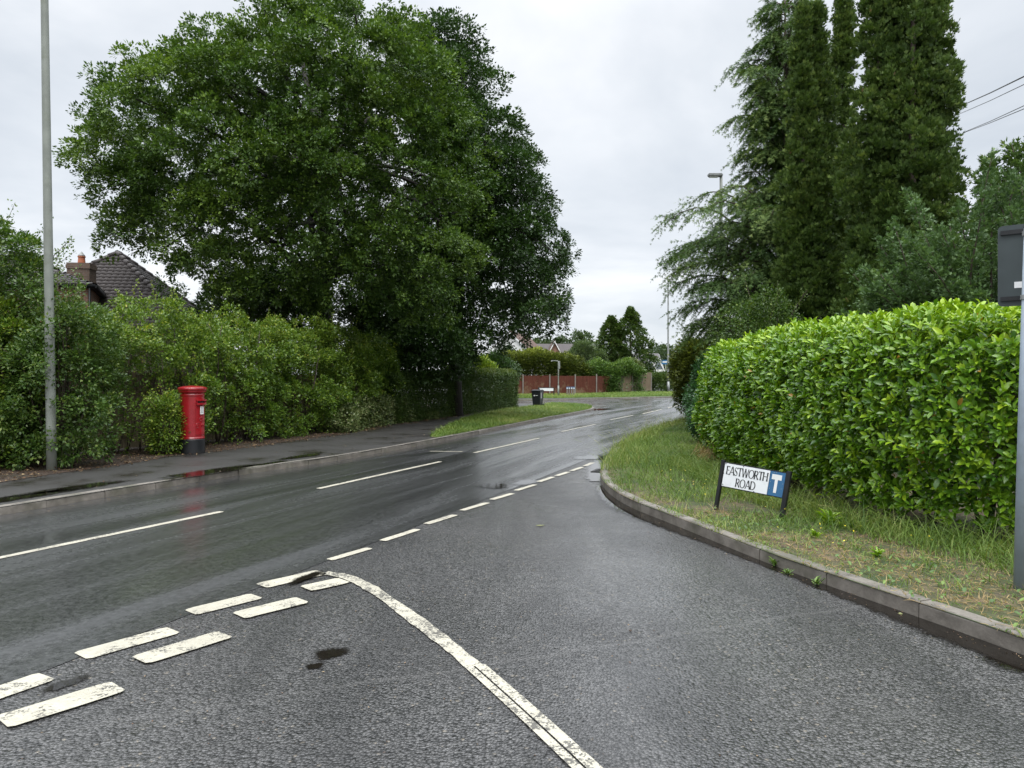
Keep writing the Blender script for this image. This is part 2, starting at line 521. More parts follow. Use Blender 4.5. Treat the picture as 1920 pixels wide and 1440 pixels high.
M['tile'] = mat_roof('brown_roof_tile', (0.058, 0.050, 0.049), (0.105, 0.092, 0.09))
M['tilered'] = mat_roof('red_brown_roof_tile', (0.10, 0.06, 0.045), (0.16, 0.10, 0.08))
M['tilegrey'] = mat_roof('grey_roof_tile', (0.075, 0.07, 0.072), (0.13, 0.122, 0.122))
M['slate'] = simple('grey_hung_tile', (0.13, 0.15, 0.17), 0.6, var=0.15, scale=8)
M['glass'] = simple('window_glass', (0.02, 0.025, 0.03), 0.08, var=0.2)
M['terra'] = simple('terracotta', (0.36, 0.12, 0.06), 0.7, var=0.2)
M['fencered'] = mat_wood('red_stained_boards', (0.060, 0.020, 0.014), (0.125, 0.043, 0.028), (0.20, 0.14, 0.085))
M['fencegrey'] = mat_wood('weathered_boards', (0.10, 0.075, 0.05), (0.24, 0.19, 0.13), (0.20, 0.17, 0.11))
M['concrete'] = simple('concrete_post', (0.19, 0.17, 0.15), 0.8, var=0.2, scale=7)
M['cable'] = simple('black_cable', (0.02, 0.02, 0.022), 0.5)
M['timber'] = mat_wood('pole_timber', (0.06, 0.045, 0.03), (0.14, 0.11, 0.08))
M['iron'] = simple('wet_cast_iron', (0.03, 0.027, 0.025), 0.35, 0.4, var=0.4, scale=30, bmp=0.4)


def mat_puddle():
    """shallow standing water: stones break through towards the rim"""
    m, nt, p, out = newmat('standing_water')
    v = objco(nt)
    nt.links.new(mixc(nt, noise(nt, v, 30, 5), (0.005, 0.0045, 0.004), (0.016, 0.013, 0.010)), p.inputs['Base Color'])
    p.inputs['Roughness'].default_value = 0.04
    p.inputs['IOR'].default_value = 1.33
    nt.links.new(bump(nt, noise(nt, v, 9, 3), 0.04, 0.01), p.inputs['Normal'])
    a = nd(nt, 'ShaderNodeAttribute', attribute_name='tint')
    vor = nd(nt, 'ShaderNodeTexVoronoi'); vor.inputs['Scale'].default_value = 68
    nt.links.new(v, vor.inputs['Vector'])
    lvl = math_(nt, 'ADD', math_(nt, 'MULTIPLY', a.outputs['Fac'], 1.5), math_(nt, 'MULTIPLY', vor.outputs['Distance'], 0.55))
    lvl = math_(nt, 'ADD', lvl, math_(nt, 'MULTIPLY', noise(nt, v, 5, 5, 0.7), 1.5))
    al = ramp(nt, math_(nt, 'MULTIPLY', lvl, 0.5), [(0.58, 0.0), (0.86, 1.0)])
    nt.links.new(al, p.inputs['Alpha'])
    return m
M['puddle'] = mat_puddle()


# ------------------------------------------------------------------ foliage kit
def unit(a):
    return a / np.maximum(np.linalg.norm(a, axis=-1, keepdims=True), 1e-9)


def rdir(n, rng=R):
    return unit(rng.normal(size=(n, 3)))


def wob(P, f, seed, octaves=3):
    """cheap smooth noise in about -1..1"""
    rg = np.random.default_rng(seed)
    out = np.zeros(len(P))
    a = 1.0; tot = 0
    for o in range(octaves):
        for _ in range(3):
            k = rg.normal(size=3) * f
            out += a * np.sin(P @ k + rg.uniform(0, 6.28)) / 3
        tot += a * 0.6; a *= 0.55; f *= 2.1
    return out / tot


T_DIA = (np.array([[0, 0, 0], [0.42, 0.5, 0.05], [1, 0, -0.1], [0.42, -0.5, 0.05]]), np.array([[0, 1, 2, 3]]))
T_LEAF = (np.array([[0, 0, 0], [0.3, 0, -0.02], [0.68, 0, -0.05], [1, 0, -0.16],
                    [0.28, 0.46, 0.045], [0.72, 0.43, 0.03], [0.28, -0.44, 0.045], [0.72, -0.43, 0.03]]),
          np.array([[0, 1, 4], [1, 2, 5], [1, 5, 4], [2, 3, 5], [0, 6, 1], [1, 7, 2], [1, 6, 7], [2, 7, 3]]))


def _spray(k=3, ang=0.62, w=0.17):
    V, Fc = [], []
    for i in range(k):
        a = (i - (k - 1) / 2) * ang
        l = 1.0 if i == (k - 1) / 2 else 0.75
        ca, sa = math.cos(a), math.sin(a)
        b = len(V)
        o = 0.12 * abs(i - (k - 1) / 2)
        for (t, s, z) in ((0, 0, 0), (0.5, w, 0.04), (1.0, 0, -0.06), (0.5, -w, 0.04)):
            V.append((o + l * (t * ca - s * sa), l * (t * sa + s * ca), z))
        Fc.append((b, b + 1, b + 2, b + 3))
    return np.array(V), np.array(Fc)

T_SPRAY = _spray()
T_FEATHER = _spray(5, 0.40, 0.062)
T_BLADE = (np.array([[0, -0.5, 0], [0, 0.5, 0], [0.45, 0.42, 0.10], [0.45, -0.42, 0.10], [0.8, 0.28, 0.36], [0.8, -0.28, 0.36], [1.0, 0, 0.62], [0.99, 0.0, 0.62]]),
           np.array([[0, 1, 2, 3], [3, 2, 4, 5], [5, 4, 6, 7]]))


def cards(name, P, A, N, L, W, mat, parent=None, tint=None, tmpl=T_DIA, smooth=False):
    """one template leaf at every point P, along A, facing N; L and W are length and width"""
    n = len(P)
    tv, tf = tmpl
    A = unit(A)
    B = unit(np.cross(N, A))
    Nn = np.cross(A, B)
    L = np.broadcast_to(np.asarray(L, float), (n,)); W = np.broadcast_to(np.asarray(W, float), (n,))
    V = (P[:, None, :] + tv[None, :, 0, None] * (A * L[:, None])[:, None, :]
         + tv[None, :, 1, None] * (B * W[:, None])[:, None, :]
         + tv[None, :, 2, None] * (Nn * L[:, None])[:, None, :])
    Fc = (np.arange(n)[:, None, None] * len(tv) + tf[None]).reshape(-1, tf.shape[1])
    if tint is None: tint = R.random(n)
    return mesh_np(name, V.reshape(-1, 3), Fc, mat, parent, np.repeat(np.clip(tint, 0, 1), len(tv)), smooth)


def tuft(P, N, k, r, up=0.35, spread=0.9, rng=R):
    """k leaves round every tuft centre; returns positions, directions, normals and the tuft index"""
    n = len(P)
    idx = np.repeat(np.arange(n), k)
    d = rdir(n * k, rng)
    base = N[idx]
    A = unit(base * 0.8 + d * spread + np.array([0, 0, up * 0.5]))
    Q = P[idx] + d * np.broadcast_to(np.asarray(r, float), (n,))[idx][:, None] * rng.random((n * k, 1)) ** 0.5
    Nm = unit(base * 0.4 + np.array([0, 0, 0.9]) + rdir(n * k, rng) * 0.55)
    return Q, A, Nm, idx


def inpoly(X, Y, poly):
    poly = np.asarray(poly, float)
    x0, y0 = poly[:, 0], poly[:, 1]
    x1, y1 = np.roll(x0, -1), np.roll(y0, -1)
    ins = np.zeros(len(X), bool)
    for a, b, c, d in zip(x0, y0, x1, y1):
        if b == d: continue
        cond = ((b > Y) != (d > Y)) & (X < (c - a) * (Y - b) / (d - b) + a)
        ins ^= cond
    return ins


def edge_dist(X, Y, poly):
    poly = np.asarray(poly, float)
    dm = np.full(len(X), 1e9)
    for p, q in zip(poly, np.roll(poly, -1, axis=0)):
        e = q - p
        t = np.clip(((X - p[0]) * e[0] + (Y - p[1]) * e[1]) / max(e @ e, 1e-9), 0, 1)
        dm = np.minimum(dm, np.hypot(X - p[0] - t * e[0], Y - p[1] - t * e[1]))
    return dm


def sample_poly(poly, n, rng=R):
    poly = np.asarray(poly, float)
    lo, hi = poly.min(0), poly.max(0)
    out = []
    tot = 0
    while tot < n:
        q = lo + rng.random((n * 2, 2)) * (hi - lo)
        q = q[inpoly(q[:, 0], q[:, 1], poly)]
        out.append(q); tot += len(q)
    return np.concatenate(out)[:n]


def resample(pts, step):
    pts = np.asarray(pts, float)
    seg = np.linalg.norm(np.diff(pts, axis=0), axis=1)
    s = np.concatenate([[0], np.cumsum(seg)])
    n = max(2, int(round(s[-1] / step)) + 1)
    t = np.linspace(0, s[-1], n)
    return np.stack([np.interp(t, s, pts[:, i]) for i in range(pts.shape[1])], 1)


def smooth_path(pts, step, it=3):
    """Chaikin corner cutting, then even spacing"""
    p = np.asarray(pts, float)
    for _ in range(it):
        a = p[:-1] * 0.75 + p[1:] * 0.25
        b = p[:-1] * 0.25 + p[1:] * 0.75
        m = np.empty((2 * len(a), p.shape[1])); m[0::2] = a; m[1::2] = b
        p = np.concatenate([p[:1], m, p[-1:]])
    return resample(p, step)


# ------------------------------------------------------------------ setting: ground, roads, kerbs
def sheet(name, poly, z, mat, kind='structure', parent=None):
    """flat polygon following the ground plus z"""
    poly = [tuple(p) for p in poly]
    tri = geometry.tessellate_polygon([[Vector((x, y, 0)) for x, y in poly]])
    V = [(x, y, zg(x, y) + z) for x, y in poly]
    me = bpy.data.meshes.new(name)
    me.from_pydata(V, [], [tuple(t) for t in tri])
    bm = bmesh.new(); bm.from_mesh(me)
    for f in bm.faces:
        if f.normal.z < 0: f.normal_flip()
    bm.to_mesh(me); bm.free()
    me.materials.append(mat)
    o = link(bpy.data.objects.new(name, me), parent)
    if kind: o['kind'] = kind
    return o


def grid_sheet(name, xs, ys, z, mat):
    V = np.array([(x, y, zg(x, y) + z) for y in ys for x in xs])
    nx = len(xs)
    Fc = np.array([(j * nx + i, j * nx + i + 1, (j + 1) * nx + i + 1, (j + 1) * nx + i) for j in range(len(ys) - 1) for i in range(nx - 1)])
    o = mesh_np(name, V, Fc, mat)
    o['kind'] = 'structure'
    return o


def strip_sheet(name, Lp, Rp, z, mat, kind='structure', parent=None):
    n = len(Lp)
    V = np.array([(p[0], p[1], zg(*p) + z) for p in Lp] + [(p[0], p[1], zg(*p) + z) for p in Rp])
    Fc = np.array([(i, n + i, n + i + 1, i + 1) for i in range(n - 1)])
    o = mesh_np(name, V, Fc, mat, parent)
    if kind: o['kind'] = kind
    return o


grid_sheet('ground', [-900, -200, -60, 0, 60, 200, 900], [-300, -20, 55, 90, 200, 500, 1500], -0.06, M['lawn'])

# survey points (pixel -> ground plane)
LK = [(-17.5, -18)] + [gp(*q) for q in [(0, 967), (300, 916), (500, 883), (640, 864), (860, 822), (1000, 793), (1085, 776)]]
LK = LK + [gp(1116, 769.5), gp(1112, 764), gp(1080, 760.5), gp(1030, 758.8), (0.0, 51.3), (-8, 50.2), (-30, 48)]
LKs = smooth_path(LK, 0.46, 2)
RK = [(5.2, -8), (4.6, 0), (3.85, 3.4)] + [gp(*q) for q in [(1920, 1232), (1800, 1185), (1600, 1116), (1450, 1062), (1340, 1016), (1250, 979), (1170, 948), (1128, 915), (1124, 893), (1136, 866), (1165, 838), (1210, 812), (1300, 785)]] \
     + [(11.6, 42), (17, 50), (26, 56.5), (42, 61.5), (80, 67)]
RKs = smooth_path(RK, 0.46, 2)
FK = [(-40, 55), (-12, 57.0), (0.2, 58.3), (4.0, 59.2), (8, 61.5), (15, 65), (26, 69.2), (45, 73), (90, 79)]
FKs = smooth_path(FK, 0.46, 2)

side = grid_sheet('side_road', list(np.linspace(-45, 90, 10)), [-20, 0, 20, 40, 55, 70, 90], 0.0, M['side'])
main_edge_r = [(-4.2 * math.cos(ROADROT) + s * math.sin(ROADROT), 4.2 * math.sin(ROADROT) + s * math.cos(ROADROT)) for s in np.linspace(-18, 22, 20)]
main_edge_r = smooth_path(list(map(tuple, main_edge_r)) + [(9.5, 34.5), (13.0, 43), (18.5, 51), (27, 57.5), (42, 62.5), (80, 68)], 1.0, 1)
main_edge_l = [(-9.9 * math.cos(ROADROT) + s * math.sin(ROADROT), 9.9 * math.sin(ROADROT) + s * math.cos(ROADROT)) for s in np.linspace(-18, 40, 20)]
main_edge_l = smooth_path(list(map(tuple, main_edge_l)) + [(5.8, 49), (9, 57), (16, 64.0), (26, 68.5), (45, 72.5), (80, 77.5)], 1.0, 1)
nn = 120
rs = lambda p: np.stack([np.interp(np.linspace(0, 1, nn), np.linspace(0, 1, len(p)), p[:, i]) for i in range(2)], 1)
main_road = strip_sheet('main_road', rs(main_edge_l), rs(main_edge_r), 0.004, M['main'])


def slab(name, edge, tail, z, mat):
    return sheet(name, list(map(tuple, edge)) + tail, z, mat)

slab('footway', LKs, [(-60, 48), (-60, -18)], 0.108, M['foot'])
slab('grass_verge', RKs, [(90, 40), (90, -8)], 0.112, M['verge'])
slab('far_verge', FKs, [(90, 130), (-60, 130), (-60, 55)], 0.10, M['lawn'])


def kerb(name, path, side_, h, w=0.125, skip=0.0):
    """kerb stones with open joints; side_ = +1 when the verge lies to the left of the path"""
    P = resample(path, 0.915)
    mb = MB()
    for a, b in zip(P[:-1], P[1:]):
        t = (b - a) / np.linalg.norm(b - a)
        nrm = np.array([-t[1], t[0]]) * side_
        a2, b2 = a + t * 0.005, b - t * 0.005
        dz = random.uniform(-0.005, 0.005)
        sk = nrm * random.uniform(-0.008, 0.008)
        sec = [(0.0, -0.04), (0.003, h - 0.022), (0.022, h), (w, h + 0.001), (w, -0.04)]
        vs = []
        for q in (a2, b2):
            for (o, zz) in sec:
                p = q + nrm * o + sk
                vs.append((p[0], p[1], zg(*p) + zz + dz))
        n = len(sec)
        fs = [(i, i + 1, n + i + 1, n + i) for i in range(n - 1)] + [tuple(range(n))[::-1], tuple(range(n, 2 * n))]
        mb.add(vs, fs)
    return mb.build(name, M['kerb'], None, 'structure')

kerb('kerb', LKs, 1, 0.113)
kerb('kerb', RKs, -1, 0.122)
kerb('kerb', FKs, 1, 0.105)

# footway and grass on the slabs
_t = np.gradient(LKs, axis=0); _t /= np.linalg.norm(_t, axis=1)[:, None]
_in = LKs + np.stack([-_t[:, 1], _t[:, 0]], 1) * 0.14
_i0 = int(np.argmin(np.hypot(*(LKs - gp(800, 828)).T))); _i1 = int(np.argmin(np.hypot(*(LKs - gp(1030, 759)).T)))
near_verge = [tuple(p) for p in _in[_i0:_i1]] + [tuple(gp(px, py, .11)) for px, py in [(985, 763.5), (940, 769), (890, 779), (850, 793), (822, 808), (806, 819)]]
sheet('grass_verge', [tuple(p) for p in near_verge], 0.116, M['lawn'])
far_walk = [(-30, 56.6), (0.2, 58.9), (3.7, 59.8), (8.2, 62.2), (8.4, 63.1), (3.5, 61.3), (0.0, 60.6), (-30, 58.3)]
sheet('footway', far_walk, 0.106, M['foot'])
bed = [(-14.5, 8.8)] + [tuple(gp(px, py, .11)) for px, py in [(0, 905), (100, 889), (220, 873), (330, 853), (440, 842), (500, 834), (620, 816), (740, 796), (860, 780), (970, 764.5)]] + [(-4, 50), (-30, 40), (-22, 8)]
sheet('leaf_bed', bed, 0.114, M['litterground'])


# painted markings: children of the road they lie on
def dash(a, b, w, z, parent, name):
    a, b = np.asarray(a), np.asarray(b)
    t = (b - a) / np.linalg.norm(b - a); nrm = np.array([-t[1], t[0]]) * w / 2
    L = np.linalg.norm(b - a)
    ts = [0, .03 / L] + list(np.linspace(.08 / L, 1 - .08 / L, max(2, int(L / .15)))) + [1 - .03 / L, 1]
    m = len(ts) - 1
    Lp, Rp = [], []
    for i in range(m + 1):
        q = a + (b - a) * ts[i]
        j1, j2 = (random.uniform(-.008, .008) for _ in range(2))
        k_ = 1 - 0.18 * (i in (0, m))
        Lp.append(q + nrm * k_ * (1 + j1 / w)); Rp.append(q - nrm * k_ * (1 + j2 / w))
    return strip_sheet(name, Lp, Rp, z, M['paint'], None, parent)


for (x0, y0, x1, y1) in [(0, 1047, 416, 960), (597, 917, 826, 866), (889, 849.5, 1011, 822), (1053, 809.5, 1116, 796), (1144, 787.5, 1187, 779), (1205, 776, 1240, 768), (1252, 765, 1285, 757)]:
    a, b = gp(x0, y0), gp(x1, y1)
    if x0 == 0:
        b0 = a + (a - b) * 0.25; a = b0
    dash(a, b, 0.10, 0.009, main_road, 'centre_line')
dash(gp(806, 846.5), gp(868, 847.5), 0.09, 0.009, main_road, 'cross_mark')
# short marks that edge the junction mouth
for (x0, y0, x1, y1) in [(617, 1051, 693, 1029), (717, 1015, 783, 993.5), (799, 983.5, 853, 966.5), (866, 958, 914, 943.5), (922, 937.5, 961, 926), (968, 920.5, 1003, 909.5), (1010, 904, 1037, 895), (1043, 893, 1066, 885.5), (1071, 883.5, 1092, 876.5), (1096, 874.5, 1112, 868)]:
    dash(gp(x0, y0), gp(x1, y1), 0.10, 0.009, main_road, 'edge_mark')
# the double give-way line
for (x0, y0, x1, y1) in [(-190, 1375, -60, 1318), (-30, 1310, 88, 1270), (150, 1232, 325, 1183), (356, 1150, 481, 1119), (490, 1100, 603, 1074)]:
    dash(gp(x0, y0), gp(x1, y1), 0.195, 0.009, main_road, 'give_way_mark')
for (x0, y0, x1, y1) in [(-260, 1435, -60, 1372), (3, 1358, 222, 1290), (260, 1241, 422, 1192), (447, 1157, 567, 1127), (573, 1106, 645, 1090)]:
    dash(gp(x0, y0), gp(x1, y1), 0.205, 0.013, side, 'give_way_mark')
cv = smooth_path([gp(*q) for q in [(608, 1076), (650, 1081), (700, 1106), (758, 1148), (800, 1179), (855, 1222), (925, 1284), (1000, 1352), (1062, 1410), (1120, 1466), (1190, 1530)]], 0.08, 2)
tt = np.gradient(cv, axis=0); tt /= np.linalg.norm(tt, axis=1)[:, None]
nr = np.stack([-tt[:, 1], tt[:, 0]], 1)
wv = 0.057 + 0.004 * np.sin(np.arange(len(cv)) * 0.37) + np.random.default_rng(3).normal(0, .004, len(cv))
kk = int(len(cv) * 0.62)
strip_sheet('lane_line', cv[:kk] + nr[:kk] * wv[:kk, None], cv[:kk] - nr[:kk] * wv[:kk, None], 0.009, M['paintworn'], None, side)
for o0, o1 in ((0.075, 0.008), (-0.004, -0.055)):
    strip_sheet('lane_line', cv[kk - 1:] + nr[kk - 1:] * o0, cv[kk - 1:] + nr[kk - 1:] * o1, 0.009, M['paintworn'], None, side)


def blob(name, c, rx, ry, ang, z, mat, n=36, rough=0.25):
    """shallow disc; 'tint' falls from 1 in the middle to 0 at the rim and stands for the depth of water"""
    ph = [random.uniform(0, 6.28) for _ in range(6)]
    V, T = [(c[0], c[1], zg(*c) + z)], [1.0]
    for ring_ in (0.5, 1.0):
        for i in range(n):
            t = 2 * PI * i / n
            r = ring_ * (1 + rough * sum(math.sin(t * (k + 2) + ph[k]) / (k + 2) for k in range(6)))
            x, y = rx * r * math.cos(t), ry * r * math.sin(t)
            px_, py_ = c[0] + x * math.cos(ang) - y * math.sin(ang), c[1] + x * math.sin(ang) + y * math.cos(ang)
            V.append((px_, py_, zg(px_, py_) + z)); T.append(1 - ring_)
    Fc = []
    for i in range(n):
        j = (i + 1) % n
        Fc.append((0, 1 + i, 1 + j)); Fc.append((1 + i, 1 + n + i, 1 + n + j)); Fc.append((1 + i, 1 + n + j, 1 + j))
    o = mesh_np(name, V, Fc, mat, None, T)
    o['kind'] = 'structure'
    return o

for (px, py, rx, ry, z, zz) in [(622, 1226, 0.10, 0.09, 0, .006), (590, 1250, .05, .04, 0, .006), (122, 1284, 0.13, 0.05, 0, .0075), (575, 1085, .22, .06, 0, .0165),
                                (140, 915, .75, .22, .11, .118), (400, 884, 1.1, .25, .11, .118), (565, 856, .8, .16, .11, .118), (20, 935, .9, .2, .11, .118), (500, 870, .5, .12, .11, .118),
                                (925, 912, .3, .22, 0, .0085), (985, 905, .3, .2, 0, .0085), (1105, 858, .55, .3, 0, .0085), (1120, 768, 1.3, .7, 0, .0085), (1180, 752, 1.2, .6, 0, .0085)]:
    c = gp(px, py, z)
    blob('puddle', c, rx * 1.35, ry * 1.35, (PI / 2 - ROADROT) if px < 1300 else PI / 2 + 0.35, zz, M['puddle'])


def gutter(path, side_, wfun, z):
    """water standing along the foot of the kerb"""
    path = np.asarray(path)
    t = np.gradient(path, axis=0); t /= np.linalg.norm(t, axis=1)[:, None]
    n_ = np.stack([-t[:, 1], t[:, 0]], 1) * side_
    V, T, Fc = [], [], []
    for i, p in enumerate(path):
        for k, f in enumerate((0.012, 0.5, 1.0)):
            q = p + n_[i] * wfun(i / (len(path) - 1)) * f
            V.append((q[0], q[1], zg(*q) + z)); T.append((1.0, .6, 0.0)[k])
    for i in range(len(path) - 1):
        for k in range(2):
            Fc.append((3 * i + k, 3 * i + 3 + k, 3 * i + 4 + k, 3 * i + 1 + k))
    o = mesh_np('puddle', V, Fc, M['puddle'], None, T); o['kind'] = 'structure'
gq_ = RKs[(RKs[:, 1] > 3.2) & (RKs[:, 1] < 12.5)]
gutter(gq_, 1, lambda t: .20 + .12 * math.sin(t * 9 + 1) + .10 * (1 - t), .0055)
gq_ = RKs[(RKs[:, 1] > 12.5) & (RKs[:, 1] < 22)]
gutter(gq_, 1, lambda t: .25 + .15 * math.sin(t * 7), .0085)

# drain grating at the junction corner
dr = thing('drain_grate', 'dark wet drain grate in the gutter at the junction corner', 'drain', (*gp(1138, 884), 0.006), -ROADROT)
mb = MB()
for i in range(9): mb.box((-0.2 + i * 0.05, 0, 0.008), (0.025, 0.44, 0.016))
mb.build('bars', M['iron'], dr)
mb = MB()
for s in (-1, 1): mb.box((s * 0.235, 0, 0.007), (0.04, 0.5, 0.014)).box((0, s * 0.235, 0.0065), (0.43, 0.03, 0.013))
mb.build('frame', M['iron'], dr)


# ------------------------------------------------------------------ street furniture
def oriented(o, u, v=None):
    return o

# pillar box
pb = gp(359, 850, 0.11)
box = thing('pillar_box', 'red cylindrical pillar box with black base standing in front of the hedge', 'post box', (pb[0], pb[1] + 0.05, 0.11), -ROADROT + math.radians(0))
MB().lathe([(0.0, 0.0), (0.262, 0.0), (0.262, 0.31), (0.255, 0.325)], 48).build('base', M['blackp'], box)
MB().lathe([(0.255, 0.325), (0.258, 0.335), (0.262, 0.345), (0.255, 0.36), (0.25, 0.37), (0.25, 1.27), (0.258, 1.285), (0.258, 1.31), (0.25, 1.325), (0.25, 1.34)], 48).build('body', M['red'], box)
MB().lathe([(0.25, 1.34), (0.285, 1.365), (0.29, 1.40), (0.305, 1.415), (0.307, 1.45), (0.295, 1.468), (0.2, 1.495), (0.08, 1.508), (0.0, 1.51)], 48).build('cap', M['red'], box)


def on_cyl(r, a0, a1, z0, z1, th, n=10):
    vs, fs = [], []
    for i in range(n + 1):
        a = a0 + (a1 - a0) * i / n
        for rr in (r, r + th):
            for zz in (z0, z1):
                vs.append((rr * math.cos(a), rr * math.sin(a), zz))
    for i in range(n):
        b, c = 4 * i, 4 * i + 4
        fs += [(b + 2, c + 2, c + 3, b + 3), (b, b + 1, c + 1, c), (b + 1, b + 3, c + 3, c + 1), (b, c, c + 2, b + 2)]
    fs += [(0, 2, 3, 1), (4 * n, 4 * n + 1, 4 * n + 3, 4 * n + 2)]
    return vs, fs

vs, fs = on_cyl(0.249, -0.55, 0.55, 0.42, 1.23, 0.008, 16)
door = MB().add(vs, fs).build('door', M['red'], box)
mb = MB()
vs, fs = on_cyl(0.245, -0.5, 0.5, 1.17, 1.20, 0.065, 12); mb.add(vs, fs)
vs, fs = on_cyl(0.245, -0.5, 0.5, 1.085, 1.125, 0.055, 12); mb.add(vs, fs)
for a in (-0.47, 0.42):
    vs, fs = on_cyl(0.245, a, a + 0.05, 1.1255, 1.1695, 0.05, 2); mb.add(vs, fs)
mb.build('posting_slot', M['red'], box)
vs, fs = on_cyl(0.2575, -0.42, 0.42, 1.127, 1.168, 0.004, 8); MB().add(vs, fs).build('slot_opening', M['ink'], box)
vs, fs = on_cyl(0.258, -0.2, 0.24, 0.86, 1.06, 0.010, 8); fr = MB().add(vs, fs).build('notice_frame', M['red'], box)
vs, fs = on_cyl(0.2685, -0.17, 0.21, 0.875, 1.045, 0.003, 8); MB().add(vs, fs).build('notice_plate', M['notice'], fr)
mb = MB()
for k, (zz, a0, a1) in enumerate([(1.025, -.12, .15), (1.005, -.12, .1), (0.985, -.12, .16), (0.96, -.12, .13), (0.94, -.12, .06), (0.92, -.12, .15), (0.9, -.12, .11)]):
    vs, fs = on_cyl(0.2717, a0, a1, zz, zz + 0.007, 0.001, 6); mb.add(vs, fs)
mb.build('notice_text', M['ink'], fr)
# raised royal cypher: crown over E II R
mb = MB()
def relief(strokes, z0, sc, a_off):
    for (x0, y0, x1, y1) in strokes:
        p = []
        for t in (0, 0.5, 1):
            x, y = x0 + (x1 - x0) * t, y0 + (y1 - y0) * t
            a = a_off + x * sc / 0.257
            p.append((0.2585 * math.cos(a), 0.2585 * math.sin(a), z0 + y * sc))
        mb.tube(p, 0.006, 6)
relief([(-.5, 0, -.7, .6), (-.7, .6, -.25, .9), (-.25, .9, 0, .55), (0, .55, .25, .9), (.25, .9, .7, .6), (.7, .6, .5, 0), (-.5, 0, .5, 0), (0, .55, 0, 1.1)], 0.73, 0.085, 0.0)
relief([(0, 0, 0, 1), (0, 1, .6, 1), (0, .5, .5, .5), (0, 0, .6, 0)], 0.58, 0.1, -0.46)
relief([(.15, .25, .15, .8), (.4, .25, .4, .8)], 0.58, 0.1, -0.09)
relief([(0, 0, 0, 1), (0, 1, .5, .95), (.5, .95, .5, .6), (.5, .6, 0, .5), (.1, .5, .6, 0)], 0.58, 0.1, 0.2)
mb.build('cypher', M['red'], box)

# street lamps
def lamp(name, label, x, y, z0, h, r0, r1, arm, rz, mat, box_h=0.0, lean=0.0, lantern=(0.55, 0.2, 0.11), hatch=False):
    t = thing(name, label, 'street lamp', (x, y, z0), rz, 'street lamps along the roads')
    lx = lambda z: lean * z
    mb = MB()
    if box_h:
        mb.tube([(0, 0, -0.1), (lx(box_h), 0, box_h)], [r0 * 1.55] * 2, 14)
        mb.tube([(lx(box_h), 0, box_h), (lx(box_h + .06), 0, box_h + 0.06)], [r0 * 1.55, r0 * 1.0], 14)
        mb.build('pole_base', mat, t); mb = MB()
    mb.tube([(lx(z), 0, z) for z in np.linspace(box_h + 0.0 if box_h else -0.1, h, 12)], [r0 + (r1 - r0) * i / 11 for i in range(12)], 14)
    mb.build('pole', mat, t)
    if arm:
        MB().tube([(lx(h), 0, h - 0.06), (lx(h) + arm * 0.15, 0, h), (lx(h) + arm, 0, h + 0.03)], [r1, r1 * 0.8, r1 * 0.7], 10).build('arm', mat, t)
    mb = MB()
    a = lx(h) + arm
    mb.box((a + lantern[0] / 2 - 0.05, 0, h + 0.03), (lantern[0], lantern[1], lantern[2]), None, 0.03)
    l = mb.build('lantern', M['galv'], t)
    MB().box((a + lantern[0] / 2, 0, h + 0.03 - lantern[2] / 2 - 0.008), (lantern[0] * 0.6, lantern[1] * 0.75, 0.03), None, 0.012).build('lens', M['notice'], l)
    if hatch:
        MB().box((lx(0.9), -r0 - 0.002, 0.9), (0.11, 0.02, 0.5), None, 0.005).build('hatch', mat, t)
    return t

q = gp(97, 882, 0.11)
lamp('street_lamp', 'tall grey lamp post rising through the bush at the back of the footway', q[0], q[1], 0.11, 10.2, 0.085, 0.058, 0.9, -ROADROT, M['post'], 0, lean=-0.0215)
lp = at(1352, 330, 28)
lamp('street_lamp', 'grey street lamp whose lantern shows above the drooping conifer', lp[0], lp[1], 0.1, lp[2] - 0.1, 0.08, 0.055, 0.0, PI, M['post'], 0, lantern=(0.55, 0.22, 0.12))
lamp('street_lamp', 'tall slim far street lamp near the golden shrub and gabled house', 16.9, 80.0, zg(0, 80) + 0.09, 12.4, 0.11, 0.07, 0.9, 0.0, M['galv'], 0.9, lantern=(0.5, 0.24, 0.1))
lq = at(1047, 741, 66)
sl = lamp('street_lamp', 'short grey lamp with swan neck arm in front of the red fence', lq[0], lq[1], zg(0, 66) + 0.1, 3.1, 0.05, 0.05, 0.45, PI, M['post'], 0.9, lantern=(0.28, 0.14, 0.07))
MB().box((-0.1, 0, 2.75), (0.10, 0.04, 0.7), None, 0.01).box((-0.05, 0, 2.5), (0.1, 0.03, 0.03)).build('side_plate', M['galv'], sl)

# sign on the blue-grey pole
sp = gp(1911, 1104, 0.112)
ps = thing('sign_post', 'dark back of a traffic sign clamped on a blue grey pole beside the laurel hedge', 'road sign', (sp[0], sp[1], 0.1), 0)
MB().tube([(0, 0, -0.1), (0.042, 0, 1.4), (0.088, 0, 2.84)], 0.043, 20).build('pole', M['bluegrey'], ps)
MB().lathe([(0.0, 2.842), (0.045, 2.842), (0.045, 2.86), (0.03, 2.865), (0, 2.865)], 16, Matrix.Translation((0.088, 0, 0))).build('pole_cap', M['blackp'], ps)
ang = math.radians(-38)
Ms = Matrix.Translation((0.285, 0.09, 2.58)) @ Matrix.Rotation(ang, 4, 'Z')
def rrect(w, h, r, n=5):
    pts = []
    for cx, cz, a in ((w / 2 - r, h / 2 - r, 0), (-w / 2 + r, h / 2 - r, 90), (-w / 2 + r, -h / 2 + r, 180), (w / 2 - r, -h / 2 + r, 270)):
        for i in range(n + 1):
            t = math.radians(a + 90 * i / n)
            pts.append((cx + r * math.cos(t), cz + r * math.sin(t)))
    return pts
Rx = Matrix.Rotation(PI / 2, 4, 'X')
